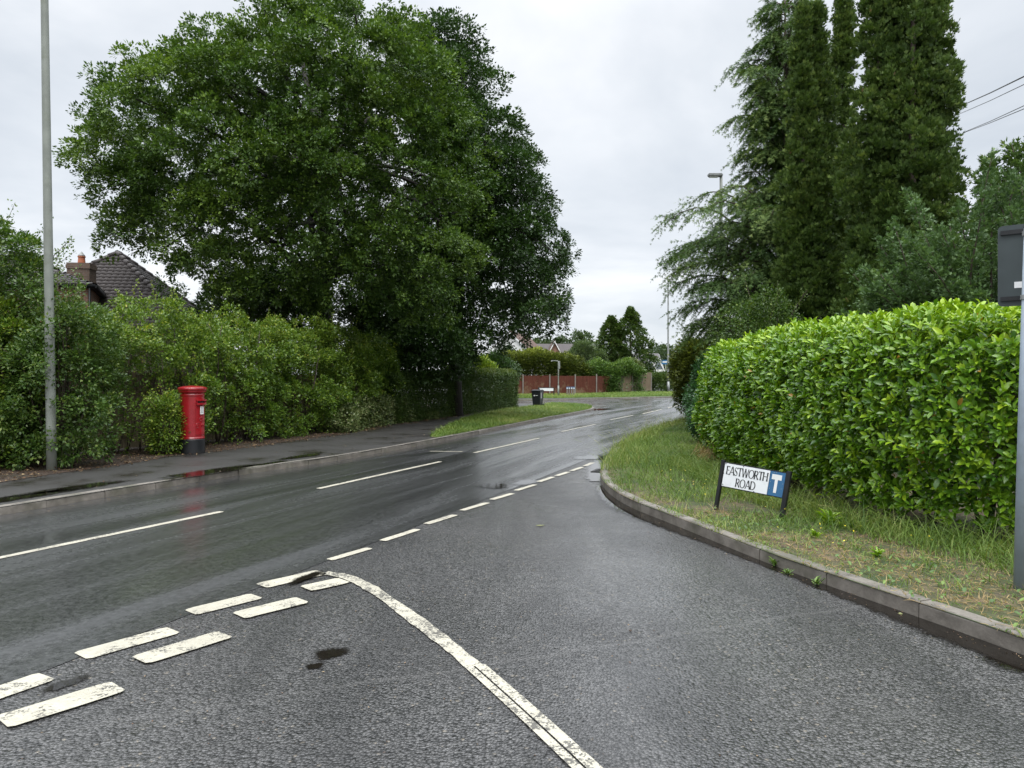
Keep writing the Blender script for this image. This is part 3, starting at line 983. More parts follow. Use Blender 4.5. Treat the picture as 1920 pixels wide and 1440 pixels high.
pl = MB().prism(rrect(0.66, 0.66, 0.035), -0.004, 0.004, Ms @ Rx).build('plate', M['signback'], ps)
mb = MB()
for zz in (0.27, -0.27):
    mb = MB()
    mb.box((0, -0.012, zz + 0.014), (0.62, 0.016, 0.006), Ms).box((0, -0.012, zz - 0.014), (0.62, 0.016, 0.006), Ms).box((0, -0.022, zz), (0.62, 0.005, 0.034), Ms)
    mb.build('channel', M['blackp'], pl)
MB().box((-0.19, -0.0055, -0.16), (0.055, 0.002, 0.05), Ms).build('sticker', M['notice'], pl)
mb = MB()
for zz in (2.28, 2.78): MB().lathe([(0.044, zz), (0.052, zz), (0.052, zz + 0.035), (0.044, zz + 0.035)], 16, Matrix.Translation((0.070 + .013 * (zz > 2.5), 0, 0))).build('clamp', M['galv'], ps)

# street name sign
tl = at(1359, 866, 9.25); tr = at(1475, 886, 8.70)
uu = Vector(tr - tl); SL = uu.length; uu.normalize()
bl = at(1351.5, 912, 9.27)
vv = Vector(tl - bl); SH = vv.length; vv.normalize()
ww = uu.cross(vv).normalized()                                # towards the road
og = Vector((*((tl[:2] + tr[:2]) / 2), 0.11))
ss = thing('street_name_sign', 'leaning white street name sign with blue end panel on black posts in the verge', 'street sign', og)
Mp = Matrix(((uu.x, vv.x, ww.x, 0), (uu.y, vv.y, ww.y, 0), (uu.z, vv.z, ww.z, 0), (0, 0, 0, 1)))
Mp = Matrix.Translation(Vector(bl) - og) @ Mp
def pbox(mb, x0, x1, y0, y1, z0, z1):
    return mb.box(((x0 + x1) / 2, (y0 + y1) / 2, (z0 + z1) / 2), (x1 - x0, y1 - y0, z1 - z0), Mp)
W1 = SL * 0.755
pbox(MB(), 0.0, SL, 0, SH, -0.018, 0.0).build('backing_board', M['blackp'], ss)
wp = pbox(MB(), 0.012, W1, 0.012, SH - 0.012, 0.001, 0.005).build('name_plate', M['white'], ss)
bp_ = pbox(MB(), W1 + 0.006, SL - 0.004, 0.012, SH - 0.012, 0.001, 0.005).build('dead_end_plate', M['blue'], ss)
mb = MB(); wB = SL - W1; cB = W1 + wB * 0.47
pbox(mb, cB - wB * 0.31, cB + wB * 0.31, SH * 0.66, SH * 0.86, 0.0055, 0.007)
pbox(mb, cB - wB * 0.09, cB + wB * 0.09, SH * 0.16, SH * 0.659, 0.0055, 0.007)
mb.build('dead_end_symbol', M['notice'], bp_)
mb = MB()
for (bx, by) in ((0.03, 0.94), (0.03, 0.1), (0.42, 0.94), (0.012, 0.55), (0.72, 0.06)):
    MB().tube([Mp @ Vector((bx * W1 + 0.006, by * SH, 0.004)), Mp @ Vector((bx * W1 + 0.006, by * SH, 0.008))], 0.006, 8).build('bolt', M['ink'], wp)
mb = MB()
for (bx, by) in ((0.25, 0.92), (0.1, 0.55), (0.12, 0.3), (0.9, 0.55), (0.85, 0.35), (0.4, 0.93)):
    MB().tube([Mp @ Vector((W1 + bx * wB, by * SH, 0.004)), Mp @ Vector((W1 + bx * wB, by * SH, 0.008))], 0.005, 8).build('bolt', M['galv'], bp_)

# lettering: flared roman capitals drawn as strokes (x0,y0,x1,y1,width) in a unit-high box
def ring(cx, cy, rx, ry, a0, a1, thick, thin, n=26):
    out = []
    for i in range(n):
        t0, t1 = a0 + (a1 - a0) * i / n, a0 + (a1 - a0) * (i + 1) / n
        tm = (t0 + t1) / 2
        out.append((cx + rx * math.cos(t0), cy + ry * math.sin(t0), cx + rx * math.cos(t1), cy + ry * math.sin(t1), thin + (thick - thin) * abs(math.cos(tm)), 0))
    return out
TK, TN = 0.135, 0.08
LET = {
 'E': (0.52, [(.07, 0, .07, 1, TK, 1), (.07, .965, .46, .965, TN, 0), (.07, .52, .4, .52, TN, 0), (.07, .035, .5, .035, TN, 0), (.44, .9, .46, 1, TN, 0), (.48, 0, .5, .1, TN, 0)]),
 'A': (0.78, [(.04, 0, .38, 1, TN, 1), (.40, 1, .74, 0, TK, 1), (.17, .33, .6, .33, TN, 0)]),
 'S': (0.52, ring(.25, .74, .19, .22, math.radians(20), math.radians(200), TN, TN, 14) + [(.07, .66, .2, .54, TK, 0), (.2, .54, .36, .42, TK, 0), (.36, .42, .43, .3, TK, 0)] + ring(.24, .25, .2, .22, math.radians(10), math.radians(-165), TN, TN, 14)),
 'T': (0.66, [(.33, 0, .33, 1, TK, 1), (.02, .965, .64, .965, TN, 0), (.03, .88, .02, 1, TN, 0), (.63, .88, .64, 1, TN, 0)]),
 'W': (1.04, [(.03, 1, .29, 0, TK, 1), (.29, 0, .52, 1, TN, 0), (.50, 1, .76, 0, TK, 1), (.76, 0, 1.0, 1, TN, 1)]),
 'O': (0.88, ring(.43, .5, .37, .48, 0, 2 * PI, TK, TN * .8, 40)),
 'R': (0.66, [(.08, 0, .08, 1, TK, 1), (.08, .965, .28, .965, TN, 0), (.08, .5, .28, .5, TN, 0)] + ring(.28, .733, .22, .233, -PI / 2, PI / 2, TK, TN, 16) + [(.27, .5, .62, 0, TK, 1)]),
 'H': (0.78, [(.09, 0, .09, 1, TK, 1), (.67, 0, .67, 1, TK, 1), (.09, .52, .67, .52, TN, 0)]),
 'D': (0.78, [(.08, 0, .08, 1, TK, 1), (.08, .965, .3, .965, TN, 0), (.08, .035, .3, .035, TN, 0)] + ring(.3, .5, .4, .465, -PI / 2, PI / 2, TK, TN, 26)),
}
def word(mb, text, x, y, hgt, sx, gap, Mw, z0=0.0055, z1=0.0068):
    for ch in text:
        w, st = LET[ch]
        for k, (x0, y0, x1, y1, th, serif) in enumerate(st):
            a, b = Vector((x0 * sx, y0)), Vector((x1 * sx, y1))
            d = (b - a)
            if d.length < 1e-6: continue
            n = Vector((-d.y, d.x)).normalized() * th / 2 * (0.85 if sx < 1 else 1)
            ov = d.normalized() * (0.02 if not serif else 0)
            zz = z0 + 0.0002 * k if len(st) < 10 else z0 + 0.00002 * k
            P4 = [a - ov + n, a - ov - n, b + ov - n, b + ov + n]
            if serif:
                m_ = (a + b) / 2
                P4 = [a + n * 1.5, a - n * 1.5, m_ - n * .95, b - n * 1.5, b + n * 1.5, m_ + n * .95]
            poly = [(x + p.x * hgt, y + p.y * hgt) for p in P4]
            mb.prism(poly, zz, z1 + (zz - z0), Mw)
        x += (w * sx + gap) * hgt
    return x
def wlen(text, hgt, sx, gap):
    return sum((LET[c][0] * sx + gap) * hgt for c in text) - gap * hgt
mb = MB()
hL = SH * 0.335; sx = 0.80
gap = (W1 * 0.90 - sum(LET[c][0] * sx * hL for c in 'EASTWORTH')) / (8 * hL)
gap = min(gap, 0.16)
word(mb, 'EASTWORTH', W1 * 0.525 - wlen('EASTWORTH', hL, sx, gap) / 2, SH * 0.53, hL, sx, gap, Mp)
word(mb, 'ROAD', W1 * 0.53 - wlen('ROAD', hL, sx, gap) / 2, SH * 0.10, hL, sx, gap, Mp)
mb.build('lettering', M['ink'], wp)
# posts along the sign's own lean
Vd = -vv
for xx, depth in ((-0.022, 0.40), (SL + 0.028, 0.52)):
    mb = MB()
    wd = 0.045 if xx < 0 else 0.055
    mb.box((xx, (SH + 0.02 - depth) / 2, -0.012), (wd, SH + 0.02 + depth, 0.05), Mp, 0.004)
    mb.build('post', M['blackp'], ss)

# wheeled bin
bq = gp(1008, 762.5, 0.1)
wb = thing('wheelie_bin', 'black wheelie bin standing on the grass verge at the side street', 'wheelie bin', (bq[0], bq[1], 0.11), math.radians(-22))
def taper_box(b, t, z0, z1, bev=0.02):
    bm = bmesh.new(); bmesh.ops.create_cube(bm, size=1)
    for v in bm.verts:
        s = t if v.co.z > 0 else b
        v.co = Vector((v.co.x * s[0] + s[2], v.co.y * s[1] + s[3], z1 if v.co.z > 0 else z0))
    bmesh.ops.bevel(bm, geom=list(bm.edges), offset=bev, segments=2, affect='EDGES')
    return bm
MB().bm(taper_box((0.44, 0.5, 0, 0.02), (0.57, 0.68, 0, 0), 0.03, 0.93)).build('body', M['bin'], wb)
MB().box((0, -0.0, 0.955), (0.61, 0.73, 0.05), None, 0.015).bm(taper_box((0.6, 0.72, 0, 0), (0.5, 0.6, 0, 0.02), 0.978, 1.03)).build('lid', M['bin'], wb)
MB().tube([(-0.25, 0.42, 0.93), (0.25, 0.42, 0.93)], 0.016, 8).box((-0.25, 0.38, 0.93), (0.03, 0.1, 0.04)).box((0.25, 0.38, 0.93), (0.03, 0.1, 0.04)).build('handle', M['bin'], wb)
for s in (-1, 1):
    MB().tube([(s * 0.25, 0.29, 0.1), (s * 0.31, 0.29, 0.1)], 0.1, 16).build('wheel', M['bin'], wb)
MB().box((-0.09, -0.327, 0.68), (0.07, 0.006, 0.075), Matrix.Identity(4)).box((0.05, -0.327, 0.68), (0.14, 0.005, 0.03)).build('badge', M['notice'], wb)
MB().box((0.284, -0.15, 0.68), (0.006, 0.06, 0.34)).build('number_strip', M['notice'], wb)

# far street sign and marker posts
fs_ = at(1024, 733, 66)
fsn = thing('street_name_sign', 'long low white street name plate on black posts before the red fence', 'street sign', (fs_[0], fs_[1], zg(0, 66) + 0.1), math.radians(4))
MB().box((0, 0, 0.56), (1.3, 0.04, 0.26)).build('name_plate', M['white'], fsn)
MB().box((0, -0.002, 0.715), (1.42, 0.05, 0.05)).build('top_rail', M['blackp'], fsn)
for s in (-1, 1): MB().box((s * 0.695, 0, 0.32), (0.08, 0.07, 0.86), None, 0.006).build('post', M['blackp'], fsn)
MB().box((-0.62, -0.03, 0.56), (0.12, 0.01, 0.18)).build('end_panel', M['blackp'], fsn)
mproto = None
for k, px in enumerate((1063.5, 1067.5, 1071.8, 1076)):
    mp = at(px, 741, 66.5)
    z = zg(0, 66.5) + 0.1
    lab = ['small pale marker post with blue head before the fence, first from the lamp', 'small pale marker post with blue head before the fence, second from the lamp',
           'small pale marker post with blue head before the fence, third from the lamp', 'small pale marker post with pinkish face, farthest from the short lamp'][k]
    if mproto is None:
        mproto = thing('marker_post', lab, 'marker post', (mp[0], mp[1], z), 0, 'marker posts by the red fence')
        MB().box((0, 0, 0.3), (0.11, 0.08, 0.65), None, 0.006).build('post', M['concrete'], mproto)
        hd = MB().box((0, 0, 0.68), (0.17, 0.09, 0.22), None, 0.01).build('head', M['blue'], mproto)
        MB().box((0, -0.047, 0.66), (0.11, 0.006, 0.10)).build('plate', M['notice'], hd)
    else:
        c = mproto.copy(); C.objects.link(c); c.location = (mp[0], mp[1] + random.uniform(-.1, .1), z); c['label'] = lab
        for ch in list(mproto.children):
            d = ch.copy(); C.objects.link(d); d.parent = c
            for g2 in list(ch.children):
                e = g2.copy(); C.objects.link(e); e.parent = d

# overhead cables and their pole behind the conifers
up = thing('utility_pole', 'timber pole hidden behind the tall conifers carrying the overhead cables', 'utility pole', (14.5, 25.0, 0.1))
MB().tube([(0, 0, -0.2), (0, 0, 10.9)], [0.15, 0.10], 12).build('pole', M['timber'], up)
MB().box((0, 0, 10.6), (1.2, 0.09, 0.1), Matrix.Rotation(0.6, 4, 'Z')).build('crossarm', M['timber'], up)
for (pa, pb2, rr, lab) in [((1812, 194), (1925, 141), 0.014, 'thick topmost overhead cable running out of the frame from the tall conifer'),
                           ((1812, 208), (1925, 156), 0.008, 'thin second overhead cable just under the thick topmost one'),
                           ((1812, 246), (1925, 196), 0.008, 'upper of the two close lowest overhead cables beside the conifer'),
                           ((1812, 247), (1925, 202), 0.008, 'lower of the two close lowest overhead cables beside the conifer')]:
    a, b = at(*pa, 22.0), at(*pb2, 14.0)
    e1 = b + (b - a) * 1.6
    e0 = np.array([14.5 + 0.3 * (pa[1] - 210) / 40, 25.0, a[2] + (a[2] - b[2]) * 0.3])
    P = [e0, a, (a + b) / 2 - np.array([0, 0, 0.015]), b, e1]
    tag(MB().tube([tuple(p) for p in P], rr, 6).build('overhead_cable', M['cable']), lab, 'cable', 'overhead cables')


# ------------------------------------------------------------------ houses
def tiles(name, pts, mat, parent, tw=0.25, th=0.235):
    """interlocking tiles laid over a roof plane given by its 3-D outline (first edge = eave)"""
    p = [np.array(q, float) for q in pts]
    u = unit((p[1] - p[0])[None])[0]
    nrm = unit(np.cross(p[1] - p[0], p[2] - p[0])[None])[0]
    if nrm[2] < 0: nrm = -nrm
    v = np.cross(nrm, u)
    if v[2] < 0: v = -v
    P2 = np.array([[(q - p[0]) @ u, (q - p[0]) @ v] for q in p])
    lo, hi = P2.min(0), P2.max(0)
    du = tw / 6; rows = int((hi[1] - lo[1]) / th) + 1; cols = int((hi[0] - lo[0]) / du) + 1
    V, Fc = [], []
    for r in range(rows):
        v0 = lo[1] + r * th
        U = lo[0] + np.arange(cols + 1) * du
        mid = inpoly(U[:-1] + du / 2, np.full(cols, v0 + th / 2), P2)
        wave = 0.035 * np.abs(np.sin((U + (0 if r % 2 else 0)) / tw * PI))
        for j in np.nonzero(mid)[0]:
            b = len(V)
            for (uu_, vv_, o) in ((U[j], v0 - .03, 0.05 + wave[j]), (U[j + 1], v0 - .03, 0.05 + wave[j + 1]), (U[j + 1], v0 + th, 0.012 + wave[j + 1]), (U[j], v0 + th, 0.012 + wave[j])):
                V.append(p[0] + u * uu_ + v * vv_ + nrm * o)
            Fc.append((b, b + 1, b + 2, b + 3))
            for (uu_, vv_, o) in ((U[j], v0 - .03, wave[j]), (U[j + 1], v0 - .03, wave[j + 1])):
                V.append(p[0] + u * uu_ + v * vv_ + nrm * o)
            Fc.append((b + 4, b + 5, b + 1, b))
    return mesh_np(name, V, Fc, mat, parent)


def plane_poly(mb, pts, th=0.12):
    """thick slab from a planar 3-D outline"""
    n = len(pts)
    P = [Vector(p) for p in pts]
    nr_ = (P[1] - P[0]).cross(P[2] - P[0]).normalized()
    if nr_.z < 0: nr_ = -nr_
    vs = [p for p in P] + [p - nr_ * th for p in P]
    fs = [tuple(range(n)), tuple(range(n, 2 * n))[::-1]] + [(i, (i + 1) % n, n + (i + 1) % n, n + i) for i in range(n)]
    return mb.add(vs, fs)


# brick house behind the hedge on the left
hc = np.array([-17.0, 32.0])
hz = math.atan2(-0.6, 0.8)
h1 = thing('brick_house', 'brick house with brown hipped tile roof and chimney behind the left hedge', 'house', (hc[0], hc[1], 0.05), hz + PI / 4)
S_ = 4.25; EZ, AZ = 3.55, 7.1
MB().box((0, 0, EZ / 2 - 0.1), (2 * S_ - 1.0, 2 * S_ - 1.0, EZ)).build('wall', M['brick2'], h1)
Mh = Matrix.Translation(h1.location) @ Matrix.Rotation(h1.rotation_euler[2], 4, 'Z')
cor = [Vector((S_, -S_, EZ)), Vector((S_, S_, EZ)), Vector((-S_, S_, EZ)), Vector((-S_, -S_, EZ))]
ra, rb_ = Vector((0.0, -0.25, AZ)), Vector((0.0, 0.25, AZ))
faces = [(cor[3], cor[0], ra), (cor[0], cor[1], rb_, ra), (cor[1], cor[2], rb_), (cor[2], cor[3], ra, rb_)]
mb = MB()
for f in faces: plane_poly(mb, f, 0.1)
rf = mb.build('roof', M['tile'], h1)
for f in faces:
    o = tiles('roof_tiles', [tuple(Mh @ p) for p in f], M['tile'], None)
    o.data.transform(Mh.inverted()); o.parent = rf
mb = MB()
for a, b in ((cor[0], ra), (cor[3], ra), (cor[1], rb_), (cor[2], rb_), (ra, rb_)):
    k = int((b - a).length / 0.4) + 1
    for i in range(k):
        p, q2 = a.lerp(b, i / k), a.lerp(b, (i + 1.12) / k)
        mb.tube([p + Vector((0, 0, .06)), q2 + Vector((0, 0, .035))], [0.12, 0.105], 8)
mb.build('ridge_tiles', M['tile'], rf)
# the lower wing in front with gutter, soffit and chimney
Mi = Mh.inverted()
def wpt(x, y, z): return Mi @ Vector((x, y, z))
e0, e1 = at(60, 533, 25.2), at(178, 534.5, 26.3)
e2 = np.array([e1[0] - 2.2, e1[1] + 5.0, e1[2]]); e3 = np.array([e0[0] - 2.2, e0[1] + 5.0, e0[2]])
r0 = np.array([*((e0 + e3)[:2] / 2 + (-1.5, 0)), 7.6]); r1 = np.array([*(e0[:2] * 0.35 + e1[:2] * 0.3 + e2[:2] * 0.35 + np.array((-1.9, 0.0))), 6.15])
e0 = e0 + np.array((-3.5, -1.2, 0)); e3 = e3 + np.array((-3.5, -1.2, 0)); r0 = r0 + np.array((-3, -1, 0)); r0[2] = r1[2]
mb = MB()
wf = [(e0, e1, r1, r0), (e1, e2, r1), (e2, e3, r0, r1)]
for f in wf: plane_poly(mb, [wpt(*p) for p in f], 0.08)
wr = mb.build('wing_roof', M['tilegrey'], h1)
for f in wf:
    o = tiles('roof_tiles', [tuple(p) for p in f], M['tilegrey'], None)
    o.data.transform(Mi); o.parent = wr
ins = lambda p, q_: p + (q_ - p) * 0.06
cen = (e0 + e1 + e2 + e3) / 4
w4 = [ins(p, cen) for p in (e0, e1, e2, e3)]
mb = MB()
lowz = 0.0
vs = [wpt(p[0], p[1], e1[2] - 0.1) for p in w4] + [wpt(p[0], p[1], lowz) for p in w4]
mb.add(vs, [(i, (i + 1) % 4, 4 + (i + 1) % 4, 4 + i) for i in range(4)] + [(0, 1, 2, 3)])
mb.build('wing_wall', M['brick'], h1)
mb = MB()
for a, b in ((e0, e1), (e1, e2)):
    mb.tube([wpt(*(a - [0, 0, .05])), wpt(*(b - [0, 0, .05]))], 0.065, 8)
gt = mb.build('gutter', M['blackp'], h1)
dp = e1 + (e0 - e1) * 0.03
MB().tube([wpt(dp[0], dp[1], e1[2] - .1), wpt(dp[0], dp[1], 0.1)], 0.04, 8).build('downpipe', M['blackp'], gt)
cp = at(153, 540, 28.2)
ch_l = wpt(cp[0], cp[1], 0)
mb = MB()
mb.box((ch_l.x, ch_l.y, 4.85), (0.8, 0.62, 2.1)).box((ch_l.x, ch_l.y, 5.97), (0.86, 0.68, 0.14)).box((ch_l.x, ch_l.y, 6.08), (0.82, 0.64, 0.08))
chm = mb.build('chimney', M['brick2'], h1)
MB().lathe([(0, 6.1), (0.14, 6.1), (0.115, 6.36), (0.14, 6.37), (0.14, 6.41), (0.0, 6.41)], 18, Matrix.Translation((ch_l.x, ch_l.y, 0))).build('chimney_pot', M['terra'], chm)
MB().lathe([(0.12, 6.415), (0.12, 6.45), (0.0, 6.6)], 14, Matrix.Translation((ch_l.x, ch_l.y, 0))).build('cowl', M['galv'], chm)


def gable_house(name, label, px, d, w, dep, ez, az, rz, wallm, roofm, z0=0.6, bargem=None, win=(), over=0.25):
    X = (px - 960) / F * d
    t = thing(name, label, 'house', (X, d, z0), rz)
    mb = MB()
    mb.add([(-w, 0, 0), (w, 0, 0), (w, 0, ez), (0, 0, az), (-w, 0, ez), (-w, dep, 0), (w, dep, 0), (w, dep, ez), (0, dep, az), (-w, dep, ez)],
           [(0, 1, 2, 3, 4), (5, 9, 8, 7, 6), (0, 4, 9, 5), (1, 6, 7, 2)])
    mb.build('wall', wallm, t)
    k = (az - ez) / w
    mb = MB()
    for s in (-1, 1):
        plane_poly(mb, [(s * (w + over), -over, ez - k * over + .06), (s * (w + over), dep + over, ez - k * over + .06), (0, dep + over, az + .06), (0, -over, az + .06)], 0.1)
    r = mb.build('roof', roofm, t)
    mb = MB()
    for s in (-1, 1):
        a, b = Vector((s * (w + over), -over - .03, ez - k * over - .05)), Vector((0, -over - .03, az - .05))
        mb.add([a, b, b + Vector((0, 0, -.26)), a + Vector((0, 0, -.26)), a + Vector((0, -.03, 0)), b + Vector((0, -.03, 0)), b + Vector((0, -.03, -.26)), a + Vector((0, -.03, -.26))],
               [(0, 1, 2, 3), (4, 7, 6, 5), (0, 4, 5, 1), (3, 2, 6, 7), (0, 3, 7, 4), (1, 5, 6, 2)])
    mb.build('barge_board', bargem or M['trim'], r)
    for (wx, wz, ww_, wh) in win:
        f = MB().box((wx, -0.03, wz), (ww_, 0.1, wh)).build('window', M['trim'], t)
        n = 2
        for i in range(n):
            for j in range(2):
                MB().box((wx + (i - .5) * ww_ / 2, -0.085, wz + (j - .5) * wh / 2), (ww_ / 2 - .1, 0.02, wh / 2 - .1)).build('pane', M['glass'], f)
    return t

gable_house('white_house', 'white rendered house with red brown gabled roof glimpsed beside the oak', 957, 92, 3.4, 9, 3.9, 7.2, -0.25, M['render'], M['tilered'], 0.6, win=[(0.3, 2.6, 1.4, 1.2)])
gable_house('brick_house', 'small brick gable with white barge boards between the oak and the low roof', 1040, 97, 1.25, 7, 3.9, 6.3, 0.0, M['brick'], M['tilered'], 0.65, win=[(0, 3.9, 0.8, 0.9)])
lh = gable_house('brick_house', 'low brick house with long plain brown tiled roof left of the dark conifers', 1112, 104, 4.4, 9, 3.0, 6.1, PI / 2, M['brick'], M['tile'], 0.65)
gh = gable_house('white_house', 'white house with two grey hung gables at the end of the road', 1232, 118, 4.4, 9, 2.6, 5.3, PI / 2, M['render'], M['tilegrey'], 0.6)
# two small front gables on that house, in its own frame (front wall lies on +x side turned to the road)
for yy in (1.55, 2.95):
    pass
Xg = (1232 - 960) / F * 118
for k, px in enumerate((1219, 1233.5)):
    q = at(px, 700, 112.2 + 0.5 * k)
    L = Matrix.Translation(gh.location) @ Matrix.Rotation(gh.rotation_euler[2], 4, 'Z')
    Li = L.inverted()
    w_, ez_, az_ = 0.92 + 0.0 * k, 2.75, 4.55
    z0 = 0.6
    P = lambda x, y, z: Li @ Vector((q[0] + x, q[1] + y, z0 + z))
    MB().add([P(-w_, 0, ez_), P(w_, 0, ez_), P(0, 0, az_), P(-w_, 4, ez_), P(w_, 4, ez_), P(0, 4, az_)], [(0, 1, 2), (3, 5, 4), (0, 3, 4, 1)]).build('gable', M['slate'], gh)
    MB().add([P(-w_, .02, 0), P(w_, .02, 0), P(w_, .02, ez_ - .02), P(-w_, .02, ez_ - .02), P(-w_, 4, 0), P(w_, 4, 0), P(w_, 4, ez_ - .02), P(-w_, 4, ez_ - .02)], [(0, 1, 2, 3), (0, 3, 7, 4), (1, 5, 6, 2)]).build('bay_wall', M['render'], gh)
    mb = MB()
    for s in (-1, 1):
        a, b = Vector((s * (w_ + .2), -.12, ez_ - .4)), Vector((0, -.12, az_ + .1))
        mb.add([P(*a), P(*b), P(b.x, b.y, b.z - .3), P(a.x, a.y, a.z - .3), P(a.x, .0 - .02, a.z), P(b.x, -.02, b.z), P(b.x, -.02, b.z - .3), P(a.x, -.02, a.z - .3)],
               [(0, 1, 2, 3), (4, 7, 6, 5), (0, 4, 5, 1), (3, 2, 6, 7), (0, 3, 7, 4), (1, 5, 6, 2)])
    mb.build('barge_board', M['trim'], gh)
    mb = MB()
    for s in (-1, 1):
        a, b = Vector((s * (w_ + .2), -.1, ez_ - .3)), Vector((0, -.1, az_ + .16))
        plane_poly(mb, [P(*a), P(*b), P(b.x, 4, b.z), P(a.x, 4, a.z)], 0.08)
    mb.build('gable_roof', M['tilegrey'], gh)
    for j in range(3):
        xx = (j - 1) * 0.42
        f = MB().add([P(xx - .17, -.03, 1.0), P(xx + .17, -.03, 1.0), P(xx + .17, -.03, 1.8), P(xx, -.03, 2.05), P(xx - .17, -.03, 1.8), P(xx - .17, .01, 1.0), P(xx + .17, .01, 1.0), P(xx + .17, .01, 1.8), P(xx, .01, 2.05), P(xx - .17, .01, 1.8)],
                     [(0, 1, 2, 3, 4), (0, 5, 6, 1), (1, 6, 7, 2), (2, 7, 8, 3), (3, 8, 9, 4), (4, 9, 5, 0)]).build('window', M['glass'], gh)
bs = at(1248, 679, 105)
bsn = thing('direction_sign', 'small blue road sign beside the far gabled house', 'road sign', (bs[0], bs[1], zg(0, 105)))
MB().tube([(0, 0, -.1), (0, 0, bs[2] - zg(0, 105) + .3)], 0.05, 8).build('pole', M['galv'], bsn)
pq = MB().box((-.1, -.07, bs[2] - zg(0, 105)), (1.0, .03, .62)).build('panel', M['blue'], bsn)
MB().box((-.1, -.09, bs[2] - zg(0, 105) + .02), (.7, .012, .16)).build('white_band', M['notice'], pq)


# ------------------------------------------------------------------ fences
def board_fence(name, label, pts, hs, mat, z0, post=M['concrete'], bay=1.83):
    t = thing(name, label, 'fence', (pts[0][0], pts[0][1], z0))
    P = resample(pts, bay)
    off = Vector((pts[0][0], pts[0][1], z0))
    for i in range(len(P) - 1):
        a, b = P[i], P[i + 1]
        h = hs(i / max(1, len(P) - 2))
        mb = MB()
        n = 15
        d_ = (b - a) / n; ang_ = math.atan2(d_[1], d_[0])
        for k in range(n):
            c = a + d_ * (k + .5)
            z = zg(*c) - zg(*pts[0])
            Mx = Matrix.Translation((c[0] - off.x, c[1] - off.y, z)) @ Matrix.Rotation(ang_ + 0.1, 4, 'Z') @ Matrix.Rotation(random.uniform(-.008, .008), 4, 'Y')
            hh = h + random.uniform(-.012, .012)
            mb.box((0, 0, hh / 2 + .08), (np.linalg.norm(d_) * 1.08, 0.016, hh), Mx)
        for zz in (0.35, 1.4):
            c = (a + b) / 2
            Mx = Matrix.Translation((c[0] - off.x, c[1] - off.y, zg(*c) - zg(*pts[0]))) @ Matrix.Rotation(ang_, 4, 'Z')
            mb.box((0, 0.035, zz), (np.linalg.norm(b - a), 0.04, 0.08), Mx)
        mb.build('board_panel', mat, t)
    for p in P:
        z = zg(*p) - zg(*pts[0])
        MB().box((p[0] - off.x, p[1] - off.y - .03, z + .92), (0.11, 0.11, 1.95), None, 0.008).build('post', post, t)
    return t

zf = zg(0, 69) + 0.08
f1 = [at(930, 740, 68.6)[:2], at(965, 740, 68.8)[:2], at(1060, 740, 69.4)[:2], at(1112, 740, 70.6)[:2], at(1145, 738, 73.0)[:2]]
board_fence('board_fence', 'red stained board fence with pale posts under the dark hedge', [tuple(p) for p in f1], lambda t: 1.72 - 0.12 * t, M['fencered'], zf, bay=2.5)
f2 = [at(1146, 738, 73.4)[:2], at(1180, 736, 75.5)[:2], at(1221, 734, 78.5)[:2]]
board_fence('board_fence', 'weathered board fence half covered by the climber, near the far end hedge', [tuple(p) for p in f2], lambda t: 1.9, M['fencegrey'], zg(0, 73) + .08, bay=1.9)
f3 = [(-14.5, 9.6), (-11.2, 13.4), (-9.3, 16.6), (-7.9, 19.6), (-6.7, 23.0), (-5.0, 29.0)]
board_fence('board_fence', 'old grey brown board fence showing through the hawthorn hedge', f3, lambda t: 1.75, M['fencegrey'], 0.08, post=M['timber'])


# ------------------------------------------------------------------ trees
def limb_path(a, b, sag=0.12, n=7):
    a, b = np.asarray(a, float), np.asarray(b, float)
    L = np.linalg.norm(b - a)
    out = []
    j = R.normal(size=3) * 0.05 * L
    for i in range(n + 1):
        t = i / n
        p = a + (b - a) * t
        p = p + j * math.sin(t * PI) + np.array([0, 0, sag * L * math.sin(t * PI)])
        if 0 < i < n: p = p + R.normal(size=3) * 0.012 * L
        out.append(p)
    return out


